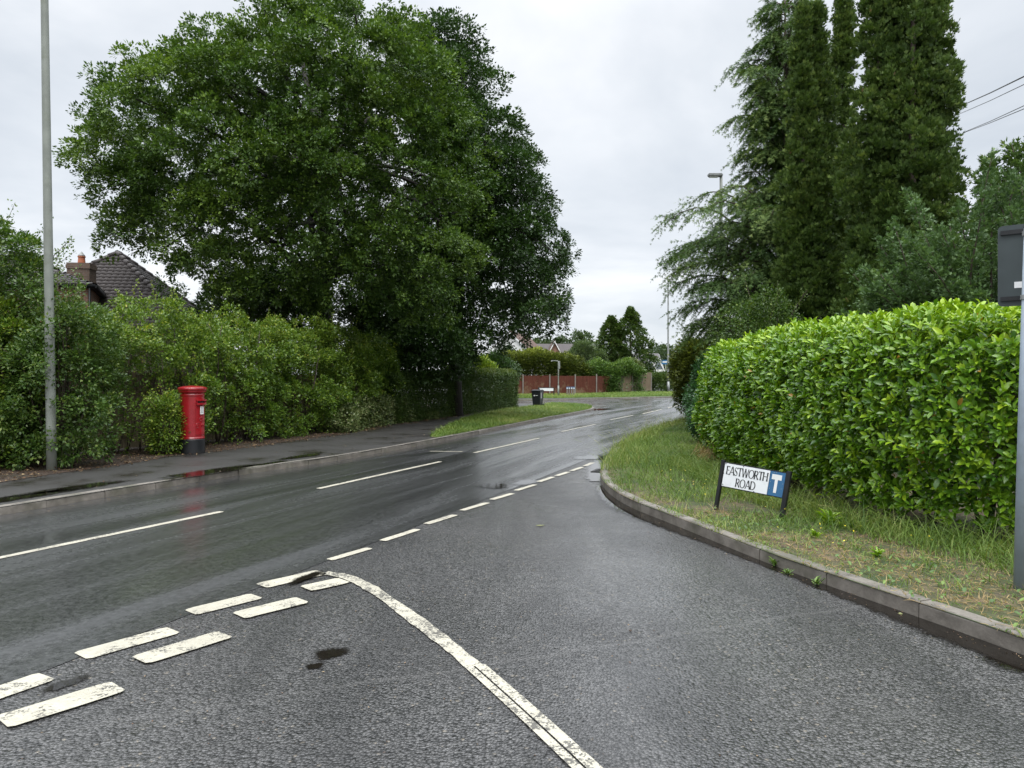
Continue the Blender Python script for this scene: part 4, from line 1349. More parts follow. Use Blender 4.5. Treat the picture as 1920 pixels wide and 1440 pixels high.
def broadleaf(name, label, base, trunk_pts, outline, d0, depth, n_lobe, lobe_r, n_clump, clump_r, k_tuft, k_leaf, leaf, mat, barkm, n_limb, seed, group=None, back=0.6, holes=0.08, trunk_r=0.45, cat='tree'):
    """tapered trunk with limbs; crown of leaf tufts gathered in clumps through an inflated outline (metres, x-z at distance d0)"""
    rg = np.random.default_rng(seed)
    t = thing(name, label, cat, (base[0], base[1], 0.05), 0, group)
    poly = np.array(outline, float)
    q = sample_poly(poly, 9000, rg)
    ed = edge_dist(q[:, 0], q[:, 1], poly)
    maxd = ed.max()
    fr = np.clip(ed / maxd, 0, 1)
    half = depth * np.sqrt(np.clip(1 - (1 - fr) ** 2, 0, 1))
    sgn = np.where(rg.random(len(q)) < back / (1 + back), 1.0, -1.0)
    yy = sgn * half * (1 - 0.5 * rg.random(len(q)) ** 2.0)
    # the near half of the crown is seen larger, so it stays a little inside the outline
    k_ = d0 / (d0 + yy)
    sx_, sz_ = q[:, 0] * k_, EYE + (q[:, 1] - EYE) * k_
    ok = (ed > lobe_r * 0.45) & inpoly(sx_, sz_, poly) & (edge_dist(sx_, sz_, poly) > lobe_r * 0.45)
    P = np.stack([q[:, 0], d0 + yy, q[:, 1]], 1)[ok]

    def spread_out(P, mind, nmax):
        sel, cell = [], {}
        for i in range(len(P)):
            key = tuple(np.floor(P[i] / mind).astype(int))
            good = True
            for dx in (-1, 0, 1):
                for dy in (-1, 0, 1):
                    for dz in (-1, 0, 1):
                        for j in cell.get((key[0] + dx, key[1] + dy, key[2] + dz), ()):
                            if ((P[i] - P[j]) ** 2).sum() < mind * mind: good = False
            if good:
                sel.append(i); cell.setdefault(key, []).append(i)
            if len(sel) >= nmax: break
        return P[sel]
    lobes = spread_out(P, lobe_r * 1.0, n_lobe)
    lobes = lobes[wob(lobes, 0.9, seed + 5) > -1 + holes * 2]
    cen = np.array([poly[:, 0].mean(), d0, poly[:, 1].mean() - 1.5])
    lob_n = unit(lobes - cen)
    # boughs of leaf sprays round every lobe
    nl = len(lobes)
    lr = lobe_r * (0.7 + 0.55 * rg.random(nl))
    li = np.repeat(np.arange(nl), n_clump)
    d = rdir(len(li), rg)
    fl = (d * lob_n[li]).sum(1) + d[:, 2] * 0.7 < -0.3
    d[fl] *= -1
    P = lobes[li] + d * lr[li][:, None] * np.array([1.05, 1.05, 0.8]) * (0.55 + 0.5 * rg.random((len(li), 1)))
    out_n = unit(d + lob_n[li] * 0.4 + np.array([0, 0, .25]))
    lob_t = rg.normal(0, .10, nl)[li]
    # trunk and limbs
    mb = MB()
    off = np.array([base[0], base[1], 0.05])
    tp = [np.array(p, float) for p in trunk_pts]
    rr = [trunk_r * (1.25 if i == 0 else 1.0) * (1 - 0.5 * i / (len(tp) - 1)) for i in range(len(tp))]
    mb.tube([tuple(p - off) for p in tp], rr, 14)
    trunk = mb.build('trunk', barkm, t)
    mb = MB()
    order = rg.permutation(len(P))[:n_limb]
    subs = []
    for i in order:
        a = tp[-1] if rg.random() < 0.5 else tp[rg.integers(max(1, len(tp) - 3), len(tp))]
        L = np.linalg.norm(P[i] - a)
        path = limb_path(a, P[i], 0.08)
        r0_ = min(trunk_r * 0.36, 0.018 * L + 0.025)
        mb.tube([tuple(p - off) for p in path], [r0_ * (1 - 0.85 * k / (len(path) - 1)) for k in range(len(path))], 7)
        subs.append((path, r0_))
    for j in range(n_limb * 3):
        path, r0_ = subs[rg.integers(len(subs))]
        s = path[rg.integers(3, len(path) - 1)]
        dd = np.linalg.norm(P - s, axis=1)
        near = np.argsort(dd)[1:14]
        e = P[near[rg.integers(len(near))]]
        pth = limb_path(s, e, 0.05, 5)
        mb.tube([tuple(p - off) for p in pth], [r0_ * 0.36 * (1 - 0.8 * k / 5) for k in range(6)], 5)
    mb.build('limbs', barkm, t)
    # tufts on the upper and outer side of each clump
    n = len(P)
    ci = np.repeat(np.arange(n), k_tuft)
    d = rdir(len(ci), rg)
    flip = (d * out_n[ci]).sum(1) + d[:, 2] * 0.6 < -0.1
    d[flip] *= -1
    cr = clump_r * (0.6 + 0.8 * rg.random(n))
    Tp = P[ci] + d * cr[ci][:, None] * np.array([1.1, 1.1, 0.72]) * (0.72 + 0.42 * rg.random((len(ci), 1)))
    Tn = unit(d + out_n[ci] * 0.5)
    Q, A, Nn, idx = tuft(Tp, Tn, k_leaf, leaf * 1.25, 0.3, 0.85, rg)
    tuft_t = rg.normal(0, 0.12, len(Tp)) + (lob_t + rg.normal(0, 0.10, n))[ci]
    tint = np.clip(0.45 + tuft_t[idx] + rg.normal(0, 0.16, len(Q)), 0, 1)
    Ls = leaf * (0.7 + 0.7 * rg.random(len(Q)))
    cards('crown', Q, A, Nn, Ls, Ls * 0.62, mat, t, tint)
    return t


def px_poly(pts, d):
    return [tuple(at(x, y, d)[[0, 2]]) for x, y in pts]

oak_o = [(132, 240), (205, 232), (188, 190), (222, 92), (262, 100), (292, 128), (306, 98), (385, 92), (388, 62), (432, 52), (455, 18), (520, -12), (560, -22), (620, -8), (672, 0), (700, 40), (742, 52),
         (800, 90), (860, 150), (905, 250), (900, 400), (872, 560), (800, 640), (745, 620), (690, 640), (640, 575), (560, 610), (470, 610), (390, 600), (335, 520), (268, 508), (220, 436), (194, 402), (170, 330), (152, 285)]
broadleaf('oak_tree', 'broad mid green oak towering over the hawthorn hedge', (-6.95, 27.6), [(-6.95, 27.6, 0.0), (-6.9, 27.6, 2.2), (-7.0, 27.6, 3.8), (-7.1, 27.5, 5.4), (-7.0, 27.4, 7.6), (-6.8, 27.3, 9.6)],
          px_poly(oak_o, 27.5), 27.5, 5.0, 200, 1.1, 18, 0.40, 9, 13, 0.100, M['oak'], M['bark'], 60, 11, holes=0.10, trunk_r=0.40)
oak2_o = [(745, 48), (790, 60), (840, 42), (862, 78), (896, 92), (902, 120), (936, 168), (930, 200), (948, 236), (962, 268), (998, 286), (1006, 330), (1034, 352), (1024, 402), (1052, 470), (1050, 505), (1020, 530), (1046, 580), (1034, 610), (1040, 655), (1000, 655), (975, 615), (955, 668),
          (925, 645), (890, 662), (850, 700), (800, 690), (750, 706), (705, 640), (690, 560), (760, 500), (800, 400), (780, 250), (720, 150)]
broadleaf('oak_tree', 'dark green oak behind the clipped hedge, its low boughs reaching right', (-2.6, 33.5), [(-2.6, 33.5, 0.0), (-2.6, 33.5, 2.4), (-2.5, 33.5, 4.2), (-2.4, 33.4, 6.4), (-2.2, 33.3, 9.5)],
          px_poly(oak2_o, 33.5), 33.5, 3.4, 170, 1.1, 17, 0.44, 7, 12, 0.125, M['oak2'], M['bark'], 46, 23, holes=0.05, trunk_r=0.32)
# darker understorey trees behind the hedge
us1 = [(372, 590), (360, 545), (400, 520), (440, 505), (500, 512), (545, 500), (590, 540), (600, 620), (560, 660), (420, 650)]
broadleaf('holly_tree', 'low dark holly behind the hawthorn hedge, left of the oak trunk', (-9.6, 27.0), [(-9.6, 27, 0), (-9.6, 27, 1.5), (-9.6, 27, 3.0)], px_poly(us1, 27.0), 27.0, 1.4, 26, .75, 14, 0.32, 7, 10, 0.11, M['oak2'], M['bark'], 14, 31, trunk_r=0.12)
us2 = [(630, 600), (650, 560), (700, 545), (770, 560), (800, 600), (860, 600), (880, 660), (860, 700), (800, 720), (720, 720), (640, 680)]
broadleaf('holly_tree', 'low dark holly behind the hedge, right of the oak trunk', (-5.0, 30.5), [(-5.0, 30.5, 0), (-5.0, 30.5, 1.6), (-4.8, 30.5, 3.0)], px_poly(us2, 30.5), 30.5, 1.6, 30, .8, 14, 0.34, 7, 10, 0.12, M['oak2'], M['bark'], 14, 37, trunk_r=0.14)


def clumped(P, N, share, r, per, rg):
    """gather most of the tufts into leafy branch ends with shaded gaps between them"""
    n = len(P)
    nc = int(n * share / per)
    cen = rg.choice(n, nc, replace=False)
    ci = np.repeat(cen, per)
    d = rdir(len(ci), rg)
    fl = (d * N[ci]).sum(1) + .5 * d[:, 2] < -.15
    d[fl] *= -1
    rr = np.repeat(r * (.6 + .8 * rg.random(nc)), per)[:, None]
    T = P[ci] + d * rr * np.array([1, 1, .75]) * (.55 + .55 * rg.random((len(ci), 1)))
    T[:, 2] = np.maximum(T[:, 2], .12)
    rest = rg.choice(n, int(n * (1 - share)), replace=False)
    return np.concatenate([T, P[rest] - N[rest] * .18]), np.concatenate([unit(d + .5 * N[ci]), N[rest]])


def bush(name, label, c, rad, n, k, leaf, mat, seed, lump=0.22, cat='shrub', group=None, stems=6, tmpl=T_DIA, wfac=0.6, z0=0.05, flat=0.0, up=0.35, spread=0.9, sprigs=0, freq=1.6, lower=-0.35, clump=None):
    rg = np.random.default_rng(seed)
    t = thing(name, label, cat, (c[0], c[1], z0), 0, group)
    d = rdir(n, rg)
    d[:, 2] = np.where(d[:, 2] < lower, -d[:, 2], d[:, 2])
    rad = np.asarray(rad, float)
    rr = 1 - 0.5 * rg.random(n) ** 2.5
    P = d * rad
    P = P * (1 + lump * wob(P, freq / rad.mean() * 1.2, seed + 1))[:, None] * rr[:, None] + np.asarray(c)
    N = unit(d / rad)
    if clump is not None:
        P, N = clumped(P, N, *clump, rg); n = len(P)
    Q, A, Nn, idx = tuft(P, N, k, leaf * (2.2 if clump is None else 1.5), up, spread, rg)
    tint = np.clip(0.45 + rg.normal(0, .14, n)[idx] + rg.normal(0, .16, len(Q)), 0, 1)
    L = leaf * (0.7 + 0.7 * rg.random(len(Q)))
    if sprigs:
        pp, aa, tt_ = [], [], []
        mbs = MB()
        for i in range(sprigs):
            dd = rdir(1, rg)[0]; dd[2] = abs(dd[2]) + 0.35; dd = dd / np.linalg.norm(dd)
            a = np.asarray(c) + dd * rad * 0.8
            b = a + dd * rad.mean() * rg.uniform(.35, .9) + np.array([rg.normal() * .15, rg.normal() * .15, rg.uniform(.1, .5)])
            mbs.tube([(0, 0, 0.05), tuple((a - np.array([c[0], c[1], z0])) * [.7, .7, .6]), tuple(a - np.array([c[0], c[1], z0])), tuple(b - np.array([c[0], c[1], z0]))], [0.016, 0.013, 0.009, 0.004], 4)
            m_ = 70
            tq = rg.random((m_, 1))
            pp.append(a + (b - a) * tq + rdir(m_, rg) * (.03 + .13 * rg.random((m_, 1)) ** 2)); aa.append(unit(rdir(m_, rg) + (b - a) * .5)); tt_.append(rg.random(m_) * .6 + .3)
        Q = np.concatenate([Q] + pp); A = np.concatenate([A] + aa); Nn = np.concatenate([Nn, rdir(sum(len(x) for x in pp), rg)])
        tint = np.concatenate([tint] + tt_); L = np.concatenate([L, np.full(len(tint) - len(L), leaf * .9)])
    cards('foliage', Q, A, Nn, L, L * wfac, mat, t, tint, tmpl)
    mb = mbs if sprigs else MB()
    for i in range(stems):
        e = np.asarray(c) + rdir(1, rg)[0] * rad * 0.6
        b = np.array([rg.normal() * .1 * rad[0], rg.normal() * .1 * rad[1], 0.0])
        mb.tube([tuple(p) for p in limb_path(b, e - np.array([c[0], c[1], z0]), 0.02, 5)], [0.035, .03, .025, .02, .015, .008], 5)
    mb.build('stems', M['twig'], t)
    return t


# big dark bush round the left lamp post
bush('hawthorn_bush', 'tall dark overgrown bush behind the left lamp post', (-11.0, 14.7, 2.3), (1.95, 1.2, 2.35), 8500, 9, 0.068, M['bush'], 41, 0.34, sprigs=60, lower=-0.95, stems=12, freq=2.6, clump=(.65, .24, 14))
bush('hawthorn_bush', 'lower dark bush whose leaves half cover the left lamp post', (-8.62, 14.1, 1.65), (0.85, 0.95, 1.6), 3000, 9, 0.062, M['bush'], 43, 0.4, sprigs=16, lower=-0.85, freq=2.2, clump=(.8, .22, 14))


def hedge(name, label, path, halfw, h, n, k, leaf, mat, seed, lump=0.15, e=3.6, freq=1.5, thin=None, ends=0.12, front=0.62, cat='hedge', inner=0.35, tmpl=T_DIA, wfac=0.6, stems=0, zb=0.08, up=0.35, spread=0.9, htaper=None, sprigs=0, tintf=None, depth_pow=3.0, clump=None):
    """leafy hedge swept along a path; the front is on the right-hand side of the path's direction"""
    rg = np.random.default_rng(seed)
    path = resample(np.asarray(path, float), 0.25)
    t = thing(name, label, cat, (path[0][0], path[0][1], zb))
    T = np.gradient(path, axis=0); T /= np.linalg.norm(T, axis=1)[:, None]
    L_ = len(path)
    ne = int(n * ends)
    s = rg.random(n) * (L_ - 1)
    per = 2 * h + 2 * halfw
    wts = np.array([h * front * 2, 2 * halfw, h * (1 - front) * 2]); wts /= wts.sum()
    sec = rg.choice(3, n, p=wts)
    a = rg.random(n)
    y = np.where(sec == 0, 1.0, np.where(sec == 2, -1.0, 2 * a - 1)); z = np.where(sec == 1, 1.0, a)
    if ne:
        s[:ne] = np.where(rg.random(ne) < 0.5, 0, L_ - 1.001)
        y[:ne] = rg.random(ne) * 2 - 1; z[:ne] = rg.random(ne)
    nm = (np.abs(y) ** e + np.abs(z) ** e) ** (1 / e)
    inside = np.zeros(n, bool); inside[:ne] = True
    y = np.where(inside & (nm < 1), y, y / np.maximum(nm, 1e-6)); z = np.where(inside & (nm < 1), z, z / np.maximum(nm, 1e-6))
    ny = np.sign(y) * np.abs(y) ** (e - 1) / halfw; nz = np.abs(z) ** (e - 1) / h
    i0 = s.astype(int); f_ = (s - i0)[:, None]
    cpt = path[i0] * (1 - f_) + path[np.minimum(i0 + 1, L_ - 1)] * f_
    tt_ = T[i0]; rn = np.stack([tt_[:, 1], -tt_[:, 0]], 1)
    hh = np.full(n, h) if htaper is None else h * np.interp(s / (L_ - 1), htaper[0], htaper[1])
    gz = np.array([zg(*c) for c in cpt]) if path[:, 1].max() > 54 else 0.0
    P = np.concatenate([cpt + rn * (y * halfw)[:, None], (z * hh)[:, None]], 1)
    N = unit(np.concatenate([rn * ny[:, None], nz[:, None]], 1))
    if ne:
        sg = np.where(s[:ne] < 1, -1.0, 1.0)
        N[:ne] = np.concatenate([tt_[:ne] * sg[:, None], np.full((ne, 1), 0.05)], 1)
    # tangential squash near the ends so the corners are round
    dpt = -inner * rg.random(n) ** depth_pow
    P = P + N * (lump * wob(P, freq, seed + 3) + lump * 0.35 * wob(P, freq * 3.2, seed + 4) + dpt)[:, None]
    P[:, 2] = np.maximum(P[:, 2], 0.03) + gz + zb
    if thin is not None:
        kp = rg.random(n) < thin(P, s / (L_ - 1))
        P, N = P[kp], N[kp]
    if clump is not None: P, N = clumped(P, N, *clump, rg)
    Q, A, Nn, idx = tuft(P, N, k, leaf * (2.0 if clump is None else 1.4), up, spread, rg)
    base_t = 0.45 if tintf is None else tintf(P)[idx]
    tint = np.clip(base_t + rg.normal(0, .13, len(P))[idx] + rg.normal(0, .15, len(Q)), 0, 1)
    L = leaf * (0.7 + 0.7 * rg.random(len(Q)))
    if sprigs:
        mbs = MB(); pp, aa = [], []
        top = np.nonzero(N[:, 2] > 0.3)[0]
        off = np.array([path[0][0], path[0][1], zb])
        for i in rg.choice(top, sprigs):
            a_ = P[i]; b_ = a_ + np.array([rg.normal() * .12, rg.normal() * .12, rg.uniform(.2, .6)])
            mbs.tube([tuple(a_ - off), tuple(b_ - off)], [0.006, 0.003], 4)
            m_ = 22
            pp.append(a_ + (b_ - a_) * rg.random((m_, 1)) + rdir(m_, rg) * .025); aa.append(unit(rdir(m_, rg) + np.array([0, 0, .6])))
        pp, aa = np.concatenate(pp), np.concatenate(aa)
        Q = np.concatenate([Q, pp]); A = np.concatenate([A, aa]); Nn = np.concatenate([Nn, rdir(len(pp), rg)])
        tint = np.concatenate([tint, rg.random(len(pp)) * .5 + .45]); L = np.concatenate([L, np.full(len(pp), leaf * .9)])
    cards('foliage', Q, A, Nn, L, L * wfac, mat, t, tint, tmpl)
    if stems:
        mb = mbs if sprigs else MB()
        for i in range(stems):
            k0 = rg.integers(0, L_)
            c = path[k0] - path[0]; tn = T[k0]
            r_ = np.array([tn[1], -tn[0]])
            b = np.array([*(c + r_ * rg.uniform(-.2, .45) * halfw), 0])
            ep = b + np.array([*(tn * rg.normal() * .5 + r_ * rg.uniform(-.4, .6) * halfw), h * rg.uniform(.6, .95)])
            r0_ = rg.uniform(.012, .035)
            mb.tube([tuple(p) for p in limb_path(b, ep, 0.0, 6)], [r0_ * (1 - .11 * j) for j in range(7)], 5)
        mb.build('stems', M['twig'], t)
    return t


def thin_haw(P, s):
    gap = np.clip(1 - np.abs(s - 0.15) / 0.13, 0, 1) * (P[:, 2] < 1.9)
    gap = np.maximum(gap, 0.35 * np.clip(1 - np.abs(s - 0.16) / 0.2, 0, 1))
    low = np.where(P[:, 2] < 0.35, 0.5, 1.0)
    return (1 - 0.86 * np.clip(gap * 1.6, 0, 1)) * low


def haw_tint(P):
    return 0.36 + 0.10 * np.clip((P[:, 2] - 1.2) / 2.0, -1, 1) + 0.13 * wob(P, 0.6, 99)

hp = [(-10.6, 13.4), (-9.2, 16.0), (-8.15, 18.2), (-7.5, 20.2), (-6.5, 24.0), (-5.3, 28.6)]
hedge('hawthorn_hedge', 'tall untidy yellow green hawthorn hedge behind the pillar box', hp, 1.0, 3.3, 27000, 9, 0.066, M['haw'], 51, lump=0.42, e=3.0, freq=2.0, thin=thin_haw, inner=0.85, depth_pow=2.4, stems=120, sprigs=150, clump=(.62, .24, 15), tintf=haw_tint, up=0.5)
bush('bramble_bush', 'low leafy spray of brambles leaning against the pillar box', (-7.62, 16.25, 0.62), (0.36, 0.3, 0.62), 420, 9, 0.055, M['haw'], 57, 0.35, sprigs=7, lower=-0.8)
iv = [gp(640, 812, .11), gp(700, 801, .11), gp(760, 792, .11), gp(815, 785, .11)]
iv = [(p[0] - .18, p[1] + .05) for p in iv]
hedge('variegated_ivy', 'cream edged ivy heaped at the foot of the hedges', iv, 0.28, 1.0, 2600, 8, 0.055, M['ivyv'], 59, lump=0.2, inner=0.2, cat='ivy', wfac=0.75, htaper=([0, .25, .5, .75, 1], [.4, 1.0, 1.15, .6, .35]))
cpth = [gp(745, 795, .11), gp(860, 779.5, .11), gp(970, 764.5, .11)]
cpth = [(p[0] - .75, p[1] + .32) for p in cpth]
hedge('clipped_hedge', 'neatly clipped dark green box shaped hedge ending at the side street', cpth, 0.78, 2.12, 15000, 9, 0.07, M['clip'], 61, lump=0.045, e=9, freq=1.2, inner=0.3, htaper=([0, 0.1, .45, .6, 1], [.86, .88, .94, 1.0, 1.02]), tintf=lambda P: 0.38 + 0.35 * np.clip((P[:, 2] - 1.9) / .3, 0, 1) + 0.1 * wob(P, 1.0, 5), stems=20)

# laurel hedge on the right
_fr = smooth_path([(8.0, 16.9), (5.4, 16.5), (4.2, 15.9), (3.72, 14.9), (3.62, 13.4), (3.62, 11.5), (3.70, 10.0), (3.86, 8.7), (4.28, 7.7), (4.95, 6.98), (5.9, 6.45), (7.4, 6.1)], 0.3, 2)
_ft = np.gradient(_fr, axis=0); _ft /= np.linalg.norm(_ft, axis=1)[:, None]
lp0 = [tuple(p) for p in _fr + np.stack([-_ft[:, 1], _ft[:, 0]], 1) * 0.70]    # heads toward the camera: the front is on its right
def laurel(name, label, path, halfw, h, seed):
    rg = np.random.default_rng(seed)
    path = resample(np.asarray(path, float), 0.2)
    t = thing(name, label, 'hedge', (path[0][0], path[0][1], 0.1))
    T = np.gradient(path, axis=0); T /= np.linalg.norm(T, axis=1)[:, None]
    L_ = len(path); e = 4.2
    allP, allN = [], []
    for (n, inn) in ((8600, 0.0), (5200, 0.16), (2800, 0.34)):
        s = rg.random(n) * (L_ - 1)
        sec = rg.choice(3, n, p=[0.6, 0.3, 0.1]); a = rg.random(n)
        y = np.where(sec == 0, 1.0, np.where(sec == 2, -1.0, 2 * a - 1)); z = np.where(sec == 1, 1.0, a)
        nm = (np.abs(y) ** e + np.abs(z) ** e) ** (1 / e); y, z = y / nm, z / nm
        ny = np.sign(y) * np.abs(y) ** (e - 1) / halfw; nz = np.abs(z) ** (e - 1) / h
        i0 = s.astype(int); f_ = (s - i0)[:, None]
        c = path[i0] * (1 - f_) + path[np.minimum(i0 + 1, L_ - 1)] * f_
        tt_ = T[i0]; rn = np.stack([tt_[:, 1], -tt_[:, 0]], 1)
        # a bulging face that tucks in towards the ground
        bulge = np.interp(z, [0, .12, .4, .75, 1], [-0.30, -0.14, 0.04, 0.02, -0.05])
        P = np.concatenate([c + rn * (y * halfw + np.where(y > 0, bulge, 0))[:, None], (z * (h - 0.12) + 0.12)[:, None]], 1)
        N = unit(np.concatenate([rn * ny[:, None], nz[:, None]], 1))
        P = P + N * (0.07 * wob(P, 1.3, seed + 1) + 0.06 * wob(P, 4.5, seed + 2) - inn + rg.normal(0, .035, n))[:, None]
        # ragged hem above the ground
        kp = P[:, 2] > 0.22 + 0.16 * wob(P, 1.9, seed + 9)
        allP.append(P[kp]); allN.append(N[kp])
    P, N = np.concatenate(allP), np.concatenate(allN)
    P[:, 2] += 0.1
    k = 6
    n = len(P)
    # every shoot carries a rosette of leaves that point out and up along it
    ax = unit(N * 0.9 + np.array([0, 0, 0.32]) + rg.normal(0, .22, (n, 3)))
    side_ = unit(np.cross(ax, rdir(n, rg))); up_ = np.cross(side_, ax)
    idx = np.repeat(np.arange(n), k); j = np.tile(np.arange(k), n)
    an = j * 2.399 + rg.random(n)[idx] * 6.28
    rad = side_[idx] * np.cos(an)[:, None] + up_[idx] * np.sin(an)[:, None]
    open_ = (0.35 + 0.75 * (1 - j / k))[:, None]
    A = unit(ax[idx] * (1.0) + rad * open_ * 1.25 + rg.normal(0, .12, (n * k, 3)))
    Q = P[idx] - ax[idx] * (0.05 + 0.10 * (1 - j / k))[:, None] + rad * 0.01
    Nn = unit(ax[idx] * 1.0 - rad * 0.5 + np.array([0, 0, .35]))
    L = (0.070 + 0.055 * rg.random(n * k)) * (1 - 0.25 * (j == k - 1)) * (0.85 + .3 * rg.random(n))[idx]
    new = np.clip((N[:, 2] - 0.1) * 0.35, 0, .35)                # leaves are paler where the hedge surface faces up
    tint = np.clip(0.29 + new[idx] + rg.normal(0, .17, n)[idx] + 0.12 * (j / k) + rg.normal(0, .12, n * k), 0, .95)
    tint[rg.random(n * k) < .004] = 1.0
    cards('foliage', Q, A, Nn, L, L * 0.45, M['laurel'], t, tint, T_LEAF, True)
    mb = MB()
    for i in range(90):
        k0 = rg.integers(0, L_); c = path[k0] - path[0]; tn = T[k0]; r_ = np.array([tn[1], -tn[0]])
        b = np.array([*(c + r_ * rg.uniform(-.2, .3) * halfw), 0]); ep = b + np.array([*(tn * rg.normal() * .3 + r_ * rg.uniform(-.3, .75) * halfw), h * rg.uniform(.3, .9)])
        mb.tube([tuple(p) for p in limb_path(b, ep, 0.0, 5)], [.025, .022, .02, .016, .012, .006], 5)
    mb.build('stems', M['twig'], t)
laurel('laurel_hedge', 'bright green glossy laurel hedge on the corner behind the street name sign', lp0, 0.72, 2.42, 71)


def column_conifer(name, label, cx, cy, tips, mat, n, leaf, seed, group, lump=0.16):
    """dense upright conifer of several leaders; tips = (dx, dy, height, radius)"""
    rg = np.random.default_rng(seed)
    t = thing(name, label, 'tree', (cx, cy, 0.05), 0, group)
    Ps, Ns, clid = [], [], []
    tot = sum(h * r for _, _, h, r in tips)
    for (dx, dy, h, r) in tips:
        m = int(n * h * r / tot)
        z = rg.random(m) ** 0.9 * h
        a = rg.random(m) * 2 * PI
        zz = z / h
        prof = r * np.interp(zz, [0, .08, .35, .6, .8, .92, 1.0], [.72, .9, 1.0, .86, .48, .19, .02])
        q = np.stack([np.cos(a), np.sin(a), zz * 0], 1)
        B = q * prof[:, None] + np.stack([np.full(m, dx), np.full(m, dy), z], 1)
        l = lump * wob(B * np.array([1, 1, .5]), 3.2, seed + 1) + 0.13 * wob(B, 7.5, seed + 2)
        dep = 0.35 * rg.random(m) ** 2.5
        B = B + q * ((l - dep) * np.clip(prof / r + .15, 0.1, 1))[:, None]
        Ps.append(B); Ns.append(unit(q + np.array([0, 0, .5])))
    P = np.concatenate(Ps) + np.array([cx, cy, 0.05]); N = np.concatenate(Ns)
    P, N = clumped(P, N, .8, .15, 9, rg); N = unit(N + np.array([0, 0, .35]))
    Q, A, Nn, idx = tuft(P, N, 5, leaf * 0.8, 1.3, 0.55, rg)
    tint = np.clip(0.42 + .15 * wob(P, 2.2, seed + 4)[idx] + rg.normal(0, .12, len(P))[idx] + rg.normal(0, .13, len(Q)), 0, 1)
    Nn = unit(N[idx] + rdir(len(Q), rg) * .8)
    L = leaf * (.7 + .6 * rg.random(len(Q)))
    cards('crown', Q, A, Nn, L, L * .85, mat, t, tint, T_SPRAY)
    mb = MB()
    for (dx, dy, h, r) in tips:
        mb.tube([(dx * .3, dy * .3, -.1), (dx * .8, dy * .8, h * .3), (dx, dy, h * .95)], [.16, .11, .02], 8)
    mb.build('trunk', M['bark2'], t)
    return t

ca = at(1517, 700, 20.2)
column_conifer('columnar_conifer', 'slim dark columnar conifer with twin pointed tips next to the drooping conifer', ca[0], 20.2, [(-0.16, 0, 11.85, .66), (0.24, .1, 12.0, .68), (-.05, -.2, 7.4, .76)], M['thuja'], 13000, 0.115, 81, 'columnar conifers')
cb = at(1584, 700, 21.4)
column_conifer('columnar_conifer', 'slim dark columnar conifer with a single tip squeezed between its neighbours', cb[0], 21.4, [(-0.04, 0, 12.9, .58), (0.2, -.15, 8.4, .66)], M['thuja'], 9500, 0.115, 83, 'columnar conifers')
cc = at(1692, 700, 17.6)
column_conifer('columnar_conifer', 'broad tall dark columnar conifer rising out of the frame beside the overhead cables', cc[0], 17.6, [(-0.58, 0, 12.4, .74), (0.08, -.35, 13.6, .85), (0.66, .05, 12.3, .66), (.1, .3, 11.5, .9)], M['thuja'], 26000, 0.115, 87, 'columnar conifers', 0.2)


